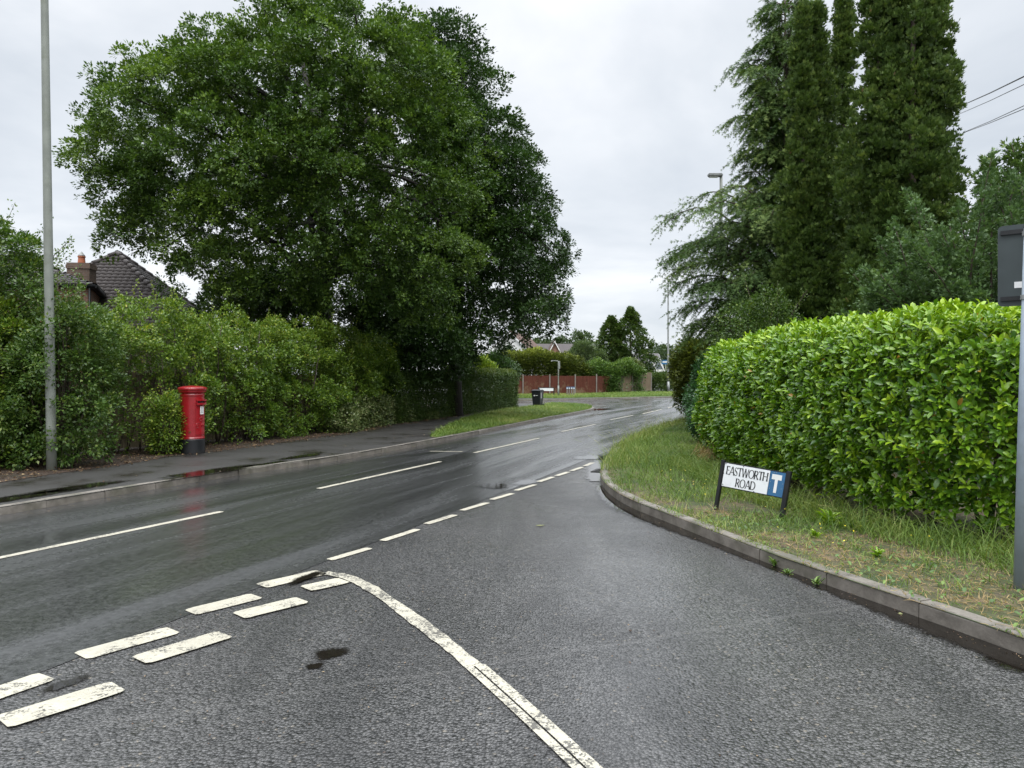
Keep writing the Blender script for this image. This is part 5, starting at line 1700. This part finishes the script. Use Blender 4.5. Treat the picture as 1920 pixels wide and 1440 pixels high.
def weeping_conifer(name, label, base, h, prof, n_br, mat, seed, leaf=0.2, az=None):
    """open conifer: boughs arch out of one stem and hang in long feathery sprays"""
    rg = np.random.default_rng(seed)
    t = thing(name, label, 'tree', (base[0], base[1], 0.05))
    mb = MB()
    mb.tube([(0, 0, -.1), (0.02, 0, h * .5), (0, 0, h)], [.26, .16, .012], 10)
    mb.build('trunk', M['bark2'], t)
    mb = MB()
    Q, A, N, TI = [], [], [], []
    zs, rs_ = zip(*prof)
    for i in range(n_br):
        z0 = h * (0.03 + 0.95 * (i / n_br) ** 0.9)
        if (z0 > .64 * h and rg.random() < .4) or (z0 > .86 * h and rg.random() < .4): continue
        a = rg.random() * 2 * PI if az is None else az(rg)
        r = np.interp(z0 / h, zs, rs_) * (.55 + .6 * rg.random() ** .7)
        d = np.array([math.cos(a), math.sin(a), 0])
        rise = rg.uniform(.35, .85) * r
        m = 9
        pts = []
        for j in range(m + 1):
            u = j / m
            pts.append(d * (r * u) + np.array([0, 0, z0 + rise * math.sin(u * PI * .62) - .30 * r * max(0, u - .6) ** 1.5]) + rg.normal(size=3) * .02)
        mb.tube([tuple(p) for p in pts], [0.045 * (1 - .9 * j / m) * min(1, r / 2) + .006 for j in range(m + 1)], 5)
        pts = np.array(pts)
        nb = int(9 + r * 15)
        bt = rg.normal(0, .12)
        for b in range(nb):
            u = rg.random() ** .7 * .95 + .05
            f = u * m; j = min(int(f), m - 1)
            p = pts[j] + (pts[j + 1] - pts[j]) * (f - j)
            sd = np.cross(d, [0, 0, 1]) * rg.choice([-1, 1])
            dirn = unit((d * rg.uniform(.2, .8) + sd * rg.uniform(.1, .6) + np.array([0, 0, rg.uniform(-.35, .2)]))[None])[0]
            ln = rg.uniform(.35, .9) * min(1, .45 + r * .25)
            k = 12
            uu_ = (np.arange(k) + rg.random(k)) / k
            q = p + dirn * (uu_ * ln)[:, None] + np.stack([0 * uu_, 0 * uu_, -.5 * ln * uu_ ** 2], 1)
            ad = unit(dirn + np.stack([0 * uu_, 0 * uu_, -.65 * uu_ - .1], 1) + rg.normal(0, .25, (k, 3)))
            Q.append(q); A.append(ad); N.append(unit(np.array([0, 0, .8]) + rg.normal(0, .55, (k, 3)))); TI.append(np.clip(.42 + bt + rg.normal(0, .1) + rg.normal(0, .12, k) + .25 * (uu_ - .5) * u, 0, 1))
    mb.build('boughs', M['bark2'], t)
    Q = np.concatenate(Q) + np.array([base[0], base[1], .05]); A = np.concatenate(A); N = np.concatenate(N); TI = np.concatenate(TI)
    L = leaf * (.7 + .6 * rg.random(len(Q)))
    cards('crown', Q, A, N, L, L * .8, mat, t, TI, T_FEATHER)
    return t

wc = at(1472, 700, 24.0)
weeping_conifer('drooping_conifer', 'feathery drooping grey green conifer with a thin bare leader above the bend', (wc[0], 24.0), 14.2,
                [(0, 2.4), (.14, 3.1), (.30, 3.5), (.36, 3.3), (.41, 2.4), (.445, 1.3), (.62, 1.3), (.68, 1.6), (.78, 1.4), (.84, 1.05), (.87, .8), (1, .7)], 430, M['cypress'], 91, 0.15)

# junipers behind the laurel hedge
def juniper(name, label, c, rad, n, seed, mat, leaf=.11, arms=60):
    rg = np.random.default_rng(seed)
    t = thing(name, label, 'tree', (c[0], c[1], .05), 0, 'junipers behind the laurel hedge')
    rad = np.asarray(rad, float); c = np.asarray(c, float)
    mb = MB()
    P, N = [], []
    root = np.array([0, 0, 0.0])
    for i in range(arms):
        d = rdir(1, rg)[0]; d[2] = abs(d[2]) * .9 + .05; d = d / np.linalg.norm(d)
        tip = c + d * rad * rg.uniform(.80, 1.14) - np.array([c[0], c[1], .05])
        st = root + np.array([0, 0, rg.uniform(.2, c[2])])
        pth = np.array(limb_path(st, tip, -0.04, 8))
        mb.tube([tuple(p) for p in pth], [.035 * (1 - .11 * j) + .002 for j in range(9)], 5)
        m = n // arms
        u = .25 + .75 * rg.random(m) ** .6
        f = u * 8; j = np.minimum(f.astype(int), 7)
        p = pth[j] + (pth[j + 1] - pth[j]) * (f - j)[:, None]
        rr = (.42 * (1.12 - u) + .05)[:, None]
        dd = rdir(m, rg)
        P.append(p + dd * rr * rg.random((m, 1)) ** .4); N.append(unit(dd * .6 + d * .9 + np.array([0, 0, .2])))
    mb.build('boughs', M['bark2'], t)
    P = np.concatenate(P) + np.array([c[0], c[1], .05]); N = np.concatenate(N)
    Q, A, Nn, idx = tuft(P, N, 7, leaf * .8, .6, .75, rg)
    tint = np.clip(.42 + .12 * wob(P, 1.6, seed)[idx] + rg.normal(0, .13, len(P))[idx] + rg.normal(0, .12, len(Q)), 0, 1)
    L = leaf * (.7 + .6 * rg.random(len(Q)))
    cards('crown', Q, A, Nn, L, L * .8, mat, t, tint, T_SPRAY)
    return t
juniper('juniper', 'spreading blue green juniper showing above the laurel hedge', (8.0, 12.0, 2.3), (2.35, 1.7, 2.75), 15000, 95, M['juniper'], .07, arms=150)
jq = at(1895, 300, 14.5)
juniper('juniper', 'taller dark juniper at the right edge, behind the spreading one', (jq[0] + .25, 14.5, 3.4), (1.25, 1.1, 2.85), 4200, 97, M['cypress'], .12, 60)

# shrubs round the bend on the right
gq = at(1300, 700, 29.5)
bush('golden_conifer', 'bronze green bushy conifer overhanging the road at the bend', (gq[0] + .15, 29.5, 1.95), (.95, 1.1, 1.25), 3600, 6, 0.12, M['golden'], 101, .5, tmpl=T_SPRAY, wfac=.9, spread=.8, stems=6, lower=-.9)
eq = at(1322, 740, 23.0)
bush('glossy_shrub', 'dark glossy shrub squeezed between the bronze conifer and the laurel hedge', (eq[0] + .25, 23.0, 1.35), (.75, .8, 1.15), 2300, 8, 0.07, M['euon'], 103, .25, stems=6, wfac=.7, lower=-.9)
eq2 = at(1312, 775, 18.5)
bush('glossy_shrub', 'small glossy shrub beside the end of the laurel hedge', (eq2[0] + .2, 18.5, .75), (.42, .5, .6), 800, 8, 0.06, M['euon'], 105, .3, stems=5, wfac=.7, lower=-.8)
mq = at(1430, 610, 19.0)
bush('mixed_shrub', 'thin reddish tipped shrub between the laurel hedge and drooping conifer', (mq[0], 19.0, 2.0), (1.1, .8, 1.7), 2300, 8, .06, M['bush'], 107, .3, sprigs=14, lower=-.8)

# far side: conifer hedge over the fence, climber, shrubs, dark conifers
hd = [at(940, 700, 70.6)[:2], at(1010, 700, 71.0)[:2], at(1070, 700, 72.0)[:2], at(1100, 700, 73.2)[:2]]
hedge('conifer_hedge', 'dark conifer hedge with lime yellow new tips above the red fence', [tuple(p) for p in hd], 1.4, 3.6, 5200, 6, .22, M['golden'], 111, lump=.22, e=4, inner=.5, front=.7, up=.4, tmpl=T_SPRAY, wfac=.9, htaper=([0, .4, .8, 1], [1.0, 1.08, .95, .6]), tintf=lambda P: .22 + .55 * np.clip((P[:, 2] - 3.6) / .7, 0, 1), thin=lambda P, s: np.where(P[:, 2] < 2.0, .25, 1.0))
vn = [at(1078, 725, 71.3)[:2], at(1110, 722, 72.3)[:2], at(1150, 722, 74.2)[:2], at(1200, 722, 77.0)[:2]]
hedge('climber', 'sprawling green climber tumbling over the end of the fence', [tuple(p) for p in vn], .75, 3.3, 4200, 8, .16, M['ivy'], 113, lump=.45, e=2.6, freq=.7, inner=.5, cat='climber', front=.75, htaper=([0, .12, .3, .55, .8, 1], [.55, .75, 1.0, .85, 1.05, .8]),
      thin=lambda P, s: np.where((P[:, 2] < 2.3 + .2 * np.sin(s * 9)) & ((s > .56) & ((s < .84) | (s > .91))), .03, 1.0), tintf=lambda P: .35 + .3 * np.clip((P[:, 2] - 2.2) / 1.5, -.4, 1))
oq = at(1088, 680, 78)
bush('olive_shrub', 'grey green loose tree behind the climber, beside the long tiled roof', (oq[0], 78, 3.3), (1.5, 1.3, 2.4), 1500, 9, .15, M['olive'], 115, .3, cat='tree', sprigs=0)
oq = at(1120, 685, 79)
bush('olive_shrub', 'smaller grey green shrub touching the dark twin conifers', (oq[0], 79, 2.9), (1.1, 1.0, 1.9), 1000, 9, .15, M['olive'], 117, .3)
wq = at(1180, 690, 78.3)
bush('flowering_shrub', 'pale flecked rounded shrub over the weathered fence', (wq[0], 78.3, 2.4), (1.5, 1.0, 1.4), 1100, 9, .14, M['ivyv'], 119, .25)
pq_ = at(1054, 655, 84)
bush('copper_shrub', 'small copper leaved tree before the brick gable', (pq_[0], 84, 3.6), (.85, .7, 1.0), 500, 8, .14, M['plum'], 121, .3, cat='tree')
lq_ = at(890, 682, 47.5)
bush('lime_shrub', 'yellow green shrub behind the clipped hedge', (lq_[0], 47.5, 2.2), (1.6, .8, .95), 900, 8, .12, M['lime'], 123, .3)
lq_ = at(925, 690, 58)
bush('dark_shrub', 'dark evergreen shrub behind the clipped hedge corner', (lq_[0], 63, 2.2), (1.9, 1.2, 2.0), 1100, 8, .16, M['oak2'], 125, .3)
lq_ = at(965, 680, 66)
bush('dark_shrub', 'dark ragged shrub between clipped hedge and conifer hedge', (lq_[0] - .6, 72.5, 2.6), (1.6, 1.2, 1.9), 1000, 8, .18, M['oak2'], 126, .3)


def cone_conifer(name, label, px, d, h, r, n, seed, mat, leaf=.3):
    rg = np.random.default_rng(seed)
    X = (px - 960) / F * d; z0 = zg(0, d)
    t = thing(name, label, 'tree', (X, d, z0), 0, 'twin dark conifers')
    z = rg.random(n) ** 1.25 * h
    a = rg.random(n) * 2 * PI
    pr = r * np.interp(z / h, [0, .12, .38, .62, .82, .93, 1], [.85, 1.0, .97, .74, .40, .19, .03])
    q = np.stack([np.cos(a), np.sin(a), 0 * a], 1)
    B = q * pr[:, None] + np.stack([0 * z, 0 * z, z], 1)
    w = wob(B * np.array([1, 1, 2.2]), 1.3, seed)
    B = B + q * ((.85 * w - .8 * rg.random(n) ** 2.2) * np.clip(pr / r + .25, .1, 1))[:, None]
    P = B + np.array([X, d, z0]); N = unit(q + np.array([0, 0, .35]))
    Q, A, Nn, idx = tuft(P, N, 6, leaf * .8, .7, .8, rg)
    tint = np.clip(.4 + rg.normal(0, .14, n)[idx] + rg.normal(0, .14, len(Q)), 0, 1)
    L = leaf * (.7 + .6 * rg.random(len(Q)))
    cards('crown', Q, A, Nn, L, L * .9, mat, t, tint, T_SPRAY)
    mb = MB().tube([(0, 0, -.2), (0, 0, h * .97)], [.28, .02], 8); mb.build('trunk', M['bark2'], t)
cone_conifer('dark_conifer', 'shorter left one of the twin dark conifers beyond the fence', 1147, 84, 8.2, 2.2, 1700, 131, M['clip'])
cone_conifer('dark_conifer', 'taller right one of the twin dark conifers beyond the fence', 1182, 84, 9.2, 2.6, 2100, 133, M['clip'])
rq = [at(1221, 732, 79.5)[:2], at(1262, 732, 83.0)[:2]]
hedge('low_hedge', 'low dark hedge in front of the far gabled house', [tuple(p) for p in rq], .8, 1.75, 1500, 8, .14, M['clip'], 135, lump=.12, inner=.3)

# hazy trees far behind
for i, (px, d, py, w, lab) in enumerate([(1080, 150, 628, 38, 'rounded far tree above the long tiled roof'), (1222, 165, 655, 22, 'far hazy tree left of the slim far lamp post'), (1246, 170, 650, 24, 'far hazy tree behind the slim far lamp post'), (1272, 170, 652, 24, 'far hazy tree at the bend, partly behind the drooping conifer'),
                                         (1195, 190, 668, 26, 'farthest pale tree behind the taller dark conifer'), (1015, 150, 640, 34, 'far tree behind the white rendered house')]):
    top = at(px, py, d)
    hh = top[2] - .7
    o = [(px - w, 690), (px - w * .9, py + 18), (px - w * .45, py + 3), (px, py), (px + w * .5, py + 4), (px + w, py + 20), (px + w, 690)]
    broadleaf('far_tree', lab, (top[0], d), [(top[0], d, .6), (top[0], d, .6 + hh * .25), (top[0], d, .6 + hh * .6)], px_poly(o, d), d, 2.6, 26, 1.8, 7, .9, 6, 8, .45, M['far'], M['bark'], 8, 140 + i, 'far trees', holes=.1, trunk_r=.3)


# ------------------------------------------------------------------ grass, weeds and litter
def grass(name, poly, n, h0, h1, z, seed, dens=None, tintf=None, mat=None, w=0.006, lean=.5, hf=None):
    rg = np.random.default_rng(seed)
    q = sample_poly(poly, n, rg)
    P = np.stack([q[:, 0], q[:, 1], 0 * q[:, 0]], 1)
    if dens is not None:
        kp = rg.random(n) < dens(P); P = P[kp]
    n = len(P)
    P[:, 2] = np.array([zg(x, y) for x, y in P[:, :2]]) + z if P[:, 1].max() > 55 else z
    hh = (h0 + (h1 - h0) * rg.random(n) ** 1.8) * (1 if hf is None else hf(P))
    a = rg.random(n) * 2 * PI
    ln = rg.random(n) * lean
    A = unit(np.stack([np.cos(a) * ln, np.sin(a) * ln, np.ones(n)], 1))
    N = np.stack([np.cos(a + rg.normal(0, .6, n)), np.sin(a + rg.normal(0, .6, n)), 0 * a], 1)
    t_ = np.clip((.4 if tintf is None else tintf(P)) + rg.normal(0, .16, n), 0, 1)
    o = cards(name, P, A, N, hh, w * (.7 + .8 * rg.random(n)), mat or M['grass'], None, t_, T_BLADE)
    return tag(o, kind='stuff')

kp_ = np.array(RKs)
front_k = [tuple(p) for p in kp_ if 2.2 < p[1] < 44]
def kd(P):
    """distance from the kerb line"""
    d_ = np.full(len(P), 1e9)
    K = np.array(front_k)
    for i in range(0, len(K) - 1, 2):
        d_ = np.minimum(d_, np.hypot(P[:, 0] - K[i, 0], P[:, 1] - K[i, 1]))
    return d_
inner = [(14, 44), (9.0, 33), (6.2, 24), (4.9, 17), (4.2, 15.5), (4.0, 13), (4.0, 10.5), (4.2, 8.7), (4.9, 7.5), (6.0, 6.9), (8, 6.5), (8, 2.2)]
gpoly = front_k + inner
def g_dens(P):
    bare = wob(P, 1.7, 301)
    near = np.clip((kd(P) - .10) / .15, 0, 1)
    dry = np.clip((P[:, 1] < 9.8) * (bare > -.22) * (kd(P) < 1.4), 0, 1)
    return near * (1 - .88 * dry)
def g_tint(P):
    d_ = kd(P)
    return .30 + .28 * np.clip((1.0 - d_) / .8, 0, 1) * (P[:, 1] < 11) + .2 * wob(P, 1.1, 303) + .1 * wob(P, 5, 304)
def g_h(P):
    d_ = kd(P)
    return np.clip(.35 + .75 * np.clip((d_ - .25) / .8, 0, 1) * np.clip((P[:, 1] - 5.5) / 4, .15, 1) * np.clip(1 - (P[:, 1] - 14) / 22, .5, 1) + .35 * wob(P, 2.0, 305) + .25 * wob(P, 6.0, 306), .2, 1.8)
grass('grass', gpoly, 56000, .05, .25, .112, 307, g_dens, g_tint, hf=g_h, w=.007, lean=.8)
near_poly = [p for p in front_k if p[1] < 9.5] + [p for p in inner if p[1] < 10.1]
grass('grass', near_poly, 26000, .02, .075, .112, 309, lambda P: np.clip((kd(P) - .12) / .1, 0, 1) * (.25 + .75 * (wob(P, 1.7, 301) < .05)), lambda P: .45 + .25 * wob(P, 2.3, 311), w=.005, lean=1.3)
grass('dry_grass', near_poly, 16000, .02, .10, .112, 313, lambda P: np.clip((kd(P) - .12) / .1, 0, 1) * (wob(P, 1.7, 301) > -.1) * (kd(P) < 1.5), lambda P: .5 + 0 * P[:, 0], M['dry'], w=.004, lean=3.0)
far_edge = [p for p in front_k if p[1] > 13] + [(13.2, 44), (8.4, 33), (5.0, 24), (3.3, 18), (2.6, 14)]
grass('tall_grass', far_edge, 8000, .05, .30, .112, 315, None, lambda P: .55 + .15 * wob(P, 1.5, 317), w=.007, lean=.5)
def seed_edge(P): return (kd(P) < .35)
grass('tall_grass', far_edge, 1500, .30, .62, .112, 316, seed_edge, lambda P: .75 + 0 * P[:, 0], w=.004, lean=.35)
strip_l = [(p[0] - .35 * 0, p[1]) for p in inner if p[1] < 18][::-1]
grass('tall_grass', [(3.0, 14.5), (3.0, 11.5), (3.2, 9.6), (3.5, 8.4), (3.9, 7.2), (4.4, 6.5), (5.5, 5.9), (5.8, 6.7), (4.6, 7.6), (4.1, 8.8), (3.95, 10), (3.9, 12), (4.0, 14.5)], 6500, .08, .42, .112, 319, None, lambda P: .45 + .2 * wob(P, 1.9, 321), w=.006, lean=.9)
grass('grass', [tuple(p) for p in near_verge], 52000, .05, .19, .116, 323, None, lambda P: .44 + .25 * wob(P, .9, 325) + .1 * wob(P, 5, 326), w=.012, lean=.8)
fv = [(3.8, 60.9), (9, 63.2), (16, 66.6), (26, 70.2), (33, 72), (30, 76), (20, 76), (14, 74.6), (9.5, 72.2), (7.2, 70.6), (3, 69), (-2.5, 68.2), (-2.5, 61.3), (0, 61.3)]
grass('grass', fv, 52000, .06, .24, .10, 327, None, lambda P: .46 + .2 * wob(P, .35, 329), w=.022, lean=.8)

def scatter(name, pts, L0, L1, mat, seed, label=None, tintf=None):
    rg = np.random.default_rng(seed)
    n = len(pts)
    A = unit(np.stack([*(rg.normal(size=(2, n))), rg.normal(0, .12, n)], 1))
    N = unit(np.array([0, 0, 1.]) + rg.normal(0, .28, (n, 3)))
    o = cards(name, pts, A, N, L0 + (L1 - L0) * rg.random(n), (L0 + (L1 - L0) * rg.random(n)) * .6, mat, None, rg.random(n) if tintf is None else tintf, T_DIA)
    return tag(o, kind='stuff')
lpoly = [(-14.3, 8.9)] + [tuple(gp(px, py, .11)) for px, py in [(0, 908), (100, 892), (220, 876), (330, 856), (440, 845), (520, 834), (640, 817), (760, 797), (880, 779), (880, 776), (740, 792), (620, 811), (500, 828), (330, 836), (220, 846), (100, 858), (0, 862)]]
q = sample_poly(lpoly, 5200)
scatter('leaf_litter', np.stack([q[:, 0], q[:, 1], np.full(len(q), .122) + R.random(len(q)) * .02], 1), .03, .075, M['litter'], 331)
q = sample_poly([tuple(p) for p in LKs if p[1] < 40] + [(-.6, 38), (-5.5, 24), (-9, 12), (-14, 4)], 420)
scatter('leaf_litter', np.stack([q[:, 0], q[:, 1], np.full(len(q), .121)], 1), .02, .05, M['litter'], 333)
kk_ = LKs[(LKs[:, 1] > 2) & (LKs[:, 1] < 36)]
rgq = np.random.default_rng(5)
ii = rgq.integers(0, len(kk_), 2600)
q = kk_[ii] + np.stack([np.abs(rgq.normal(0, .13, 2600)) + .01, rgq.normal(0, .2, 2600) - .03], 1)
scatter('gutter_grit', np.stack([q[:, 0], q[:, 1], np.full(2600, .008)], 1), .006, .02, M['litter'], 335, tintf=rgq.random(2600) * .6 + .4)
q = kp_[(kp_[:, 1] > 3) & (kp_[:, 1] < 16)]
ii = rgq.integers(0, len(q), 500)
q = q[ii] + np.stack([-np.abs(rgq.normal(0, .07, 500)) - .01, rgq.normal(0, .12, 500)], 1)
scatter('gutter_grit', np.stack([q[:, 0], q[:, 1], np.full(500, .0075)], 1), .005, .018, M['litter'], 337)

q = sample_poly([(3.0, 7.2), (2.7, 9), (2.3, 11), (2.2, 13.5), (3.4, 14), (3.4, 11), (3.5, 9), (4.4, 7)], 130)
M['butter'] = simple('buttercup_petal', (0.62, 0.50, 0.03), 0.5, var=.1)
_n = len(q)
tag(cards('buttercups', np.stack([q[:, 0], q[:, 1], .14 + R.random(_n) * .14], 1), rdir(_n) * [1, 1, .3], np.tile([0, 0, 1.], (_n, 1)) + rdir(_n) * .4, .016 + .012 * R.random(_n), .02, M['butter']), kind='stuff')
q = sample_poly([gp(20, 1430), gp(300, 1150), gp(700, 1040), gp(1100, 920), gp(1250, 985), gp(1500, 1110), gp(1800, 1260), gp(1500, 1430)], 420)
scatter('road_grit', np.stack([q[:, 0], q[:, 1], np.full(len(q), .006)], 1), .005, .02, M['litter'], 341)
# low broad leaved weeds and clover in the verge
q = sample_poly(near_poly, 1500)
q = q[(kd(q) > .16)]
_n = len(q)
_a = R.random(_n) * 6.28
tag(cards('ground_weeds', np.stack([q[:, 0], q[:, 1], .118 + R.random(_n) * .03], 1), np.stack([np.cos(_a), np.sin(_a), .25 + .5 * R.random(_n)], 1), np.tile([0, 0, 1.], (_n, 1)) + rdir(_n) * .3, .025 + .045 * R.random(_n), .018 + .015 * R.random(_n), M['ivy'], None, .25 + .6 * R.random(_n), T_LEAF), kind='stuff')
# single pale leaves lying on the wet tarmac
for (px, py, s, lab) in [(1013, 986, .11, 'large pale fallen leaf lying alone in the middle of the junction'), (1688, 1152, .05, 'small pale fallen leaf in the gutter below the near kerb'), (1182, 1184, .035, 'tiny dark fallen leaf on the near tarmac')]:
    p = gp(px, py)
    mb = MB()
    pts = [(-.5, 0), (-.3, .18), (-.12, .16), (0, .34), (.16, .2), (.3, .26), (.5, 0), (.3, -.22), (.14, -.16), (0, -.3), (-.14, -.14), (-.3, -.16)]
    mb.prism([(x * s, y * s) for x, y in pts], .006, .009, Matrix.Rotation(.03, 4, 'X'))
    o = mb.build('fallen_leaf', M['ivyv'] if s > .04 else M['litter'])
    a_ = o.data.attributes.new('tint', 'FLOAT', 'POINT'); a_.data.foreach_set('value', np.full(len(o.data.vertices), .8 if s > .04 else .1, dtype=np.float32))
    o.location = (p[0], p[1], 0); o.rotation_euler = (0, 0, random.random() * 6)
    tag(o, lab, 'leaf', 'single leaves on the tarmac')

# weeds sprouting from the kerb joints and the verge
def weed(label, x, y, z, s, seed, mat, n=26):
    rg = np.random.default_rng(seed)
    a = rg.random(n) * 6.28
    A = unit(np.stack([np.cos(a), np.sin(a), rg.uniform(.3, 1.6, n)], 1))
    P = np.array([x, y, z]) + np.stack([rg.normal(0, .12 * s, n), rg.normal(0, .12 * s, n), rg.random(n) * .35 * s], 1)
    o = cards('weed', P, A, np.tile([0, 0, 1.], (n, 1)), s * (.4 + .5 * rg.random(n)), s * .2, mat, None, rg.random(n) * .5 + .35, T_LEAF, True)
    return tag(o, label, 'weed', 'weeds along the near kerb')
for (px, py, s, lab) in [(1452, 1062, .10, 'yellow flecked weed sprouting from a kerb joint below the street name sign'), (1478, 1078, .07, 'small weed at the foot of the kerb, just right of the yellow flecked one'), (1532, 1098, .09, 'spiky weed at the foot of the kerb where the gutter water starts'), (1358, 1022, .05, 'tiny weed in the gutter left of the street name sign posts')]:
    p = gp(px, py)
    weed(lab, p[0], p[1], .0, s, int(px), M['ivy'])
for (px, py, s, lab) in [(1555, 985, .20, 'bright broad leaved seedling at the foot of the laurel hedge'), (1530, 1008, .10, 'low green weed in the bare verge patch right of the sign'), (1462, 940, .22, 'rusty red dock plant behind the street name sign post'), (1645, 1045, .10, 'low green weed in the verge nearer the blue grey pole')]:
    p = gp(px, py, .11)
    weed(lab, p[0], p[1], .11, s, int(px), M['litter'] if 'rusty' in lab else M['laurel'], 40)
dp_ = gp(1325, 872, .11)
rg9 = np.random.default_rng(9)
n9 = 260
a9 = rg9.normal(0.3, .35, n9)
P9 = np.stack([dp_[0] + rg9.normal(0, .12, n9), dp_[1] + rg9.normal(0, .25, n9), np.full(n9, .12) + rg9.random(n9) * .25], 1)
tag(cards('dry_plant', P9, unit(np.stack([np.cos(a9), np.sin(a9) * .6, rg9.uniform(.3, 1.2, n9)], 1)), rdir(n9, rg9), .16 + .2 * rg9.random(n9), .012, M['dry'], None, rg9.random(n9), T_BLADE), 'tuft of dead straw coloured stems at the corner of the laurel hedge', 'plant')


# ------------------------------------------------------------------ sky, sun, camera
w = bpy.data.worlds.new('World'); scene.world = w; w.use_nodes = True
nt = w.node_tree
for n_ in list(nt.nodes): nt.nodes.remove(n_)
out = nt.nodes.new('ShaderNodeOutputWorld'); bg = nt.nodes.new('ShaderNodeBackground')
SUN_EL, SUN_AZ = math.radians(58), math.radians(165)
sky = nt.nodes.new('ShaderNodeTexSky'); sky.sky_type = 'NISHITA'; sky.sun_disc = False
sky.sun_elevation = SUN_EL; sky.sun_rotation = SUN_AZ
tc = nt.nodes.new('ShaderNodeTexCoord')
gen = tc.outputs['Generated']
sx = nd(nt, 'ShaderNodeSeparateXYZ'); nt.links.new(gen, sx.inputs[0])
# flat cloud deck: project the view direction on a plane overhead
zc = math_(nt, 'ADD', math_(nt, 'MAXIMUM', sx.outputs[2], 0.0), 0.22)
cx = nd(nt, 'ShaderNodeCombineXYZ')
nt.links.new(math_(nt, 'DIVIDE', sx.outputs[0], zc), cx.inputs[0]); nt.links.new(math_(nt, 'DIVIDE', sx.outputs[1], zc), cx.inputs[1])
f1_ = noise(nt, cx.outputs[0], 1.0, 6, 0.55, 0.35)
deck = ramp(nt, f1_, [(0.30, (0.52, 0.565, 0.62)), (0.47, (0.655, 0.69, 0.735)), (0.64, (0.84, 0.855, 0.88))])
# an overcast sky is brighter overhead than low down
lift = nd(nt, 'ShaderNodeMapRange'); lift.interpolation_type = 'SMOOTHSTEP'
nt.links.new(sx.outputs[2], lift.inputs[0])
lift.inputs[1].default_value = 0.42; lift.inputs[2].default_value = 0.92; lift.inputs[3].default_value = 1.0; lift.inputs[4].default_value = 4.2
deckb = nd(nt, 'ShaderNodeVectorMath', operation='SCALE')
nt.links.new(deck, deckb.inputs[0]); nt.links.new(lift.outputs[0], deckb.inputs[3])
skys = nd(nt, 'ShaderNodeVectorMath', operation='SCALE'); nt.links.new(sky.outputs[0], skys.inputs[0]); skys.inputs[3].default_value = 0.08
nt.links.new(mixc(nt, 0.10, deckb.outputs[0], skys.outputs[0]), bg.inputs['Color'])
bg.inputs['Strength'].default_value = 1.0
nt.links.new(bg.outputs[0], out.inputs['Surface'])

sd = bpy.data.lights.new('sun', 'SUN'); sd.energy = 1.4; sd.angle = math.radians(40); sd.color = (1.0, 0.97, 0.92)
so = bpy.data.objects.new('sun', sd); link(so)
sv = Vector((math.sin(SUN_AZ) * math.cos(SUN_EL), math.cos(SUN_AZ) * math.cos(SUN_EL), math.sin(SUN_EL)))
so.rotation_euler = sv.to_track_quat('Z', 'Y').to_euler()
so.location = (0, 0, 40)

cam = bpy.data.cameras.new('camera'); co = bpy.data.objects.new('camera', cam); link(co)
cam.sensor_width = 36.0; cam.lens = 36.0 * F / 1920.0
cam.shift_y = -(720.0 - HY) / 1920.0
cam.clip_start = 0.05; cam.clip_end = 4000
co.location = (0, 0, EYE); co.rotation_euler = (PI / 2, 0, 0)
scene.camera = co

scene.view_settings.view_transform = 'Standard'
scene.view_settings.look = 'None'
scene.view_settings.exposure = 0.42
scene.view_settings.gamma = 1.0
cy = scene.cycles
cy.max_bounces = 7; cy.diffuse_bounces = 3; cy.glossy_bounces = 3; cy.transmission_bounces = 4; cy.transparent_max_bounces = 6
cy.sample_clamp_indirect = 4.0
cy.use_denoising = True
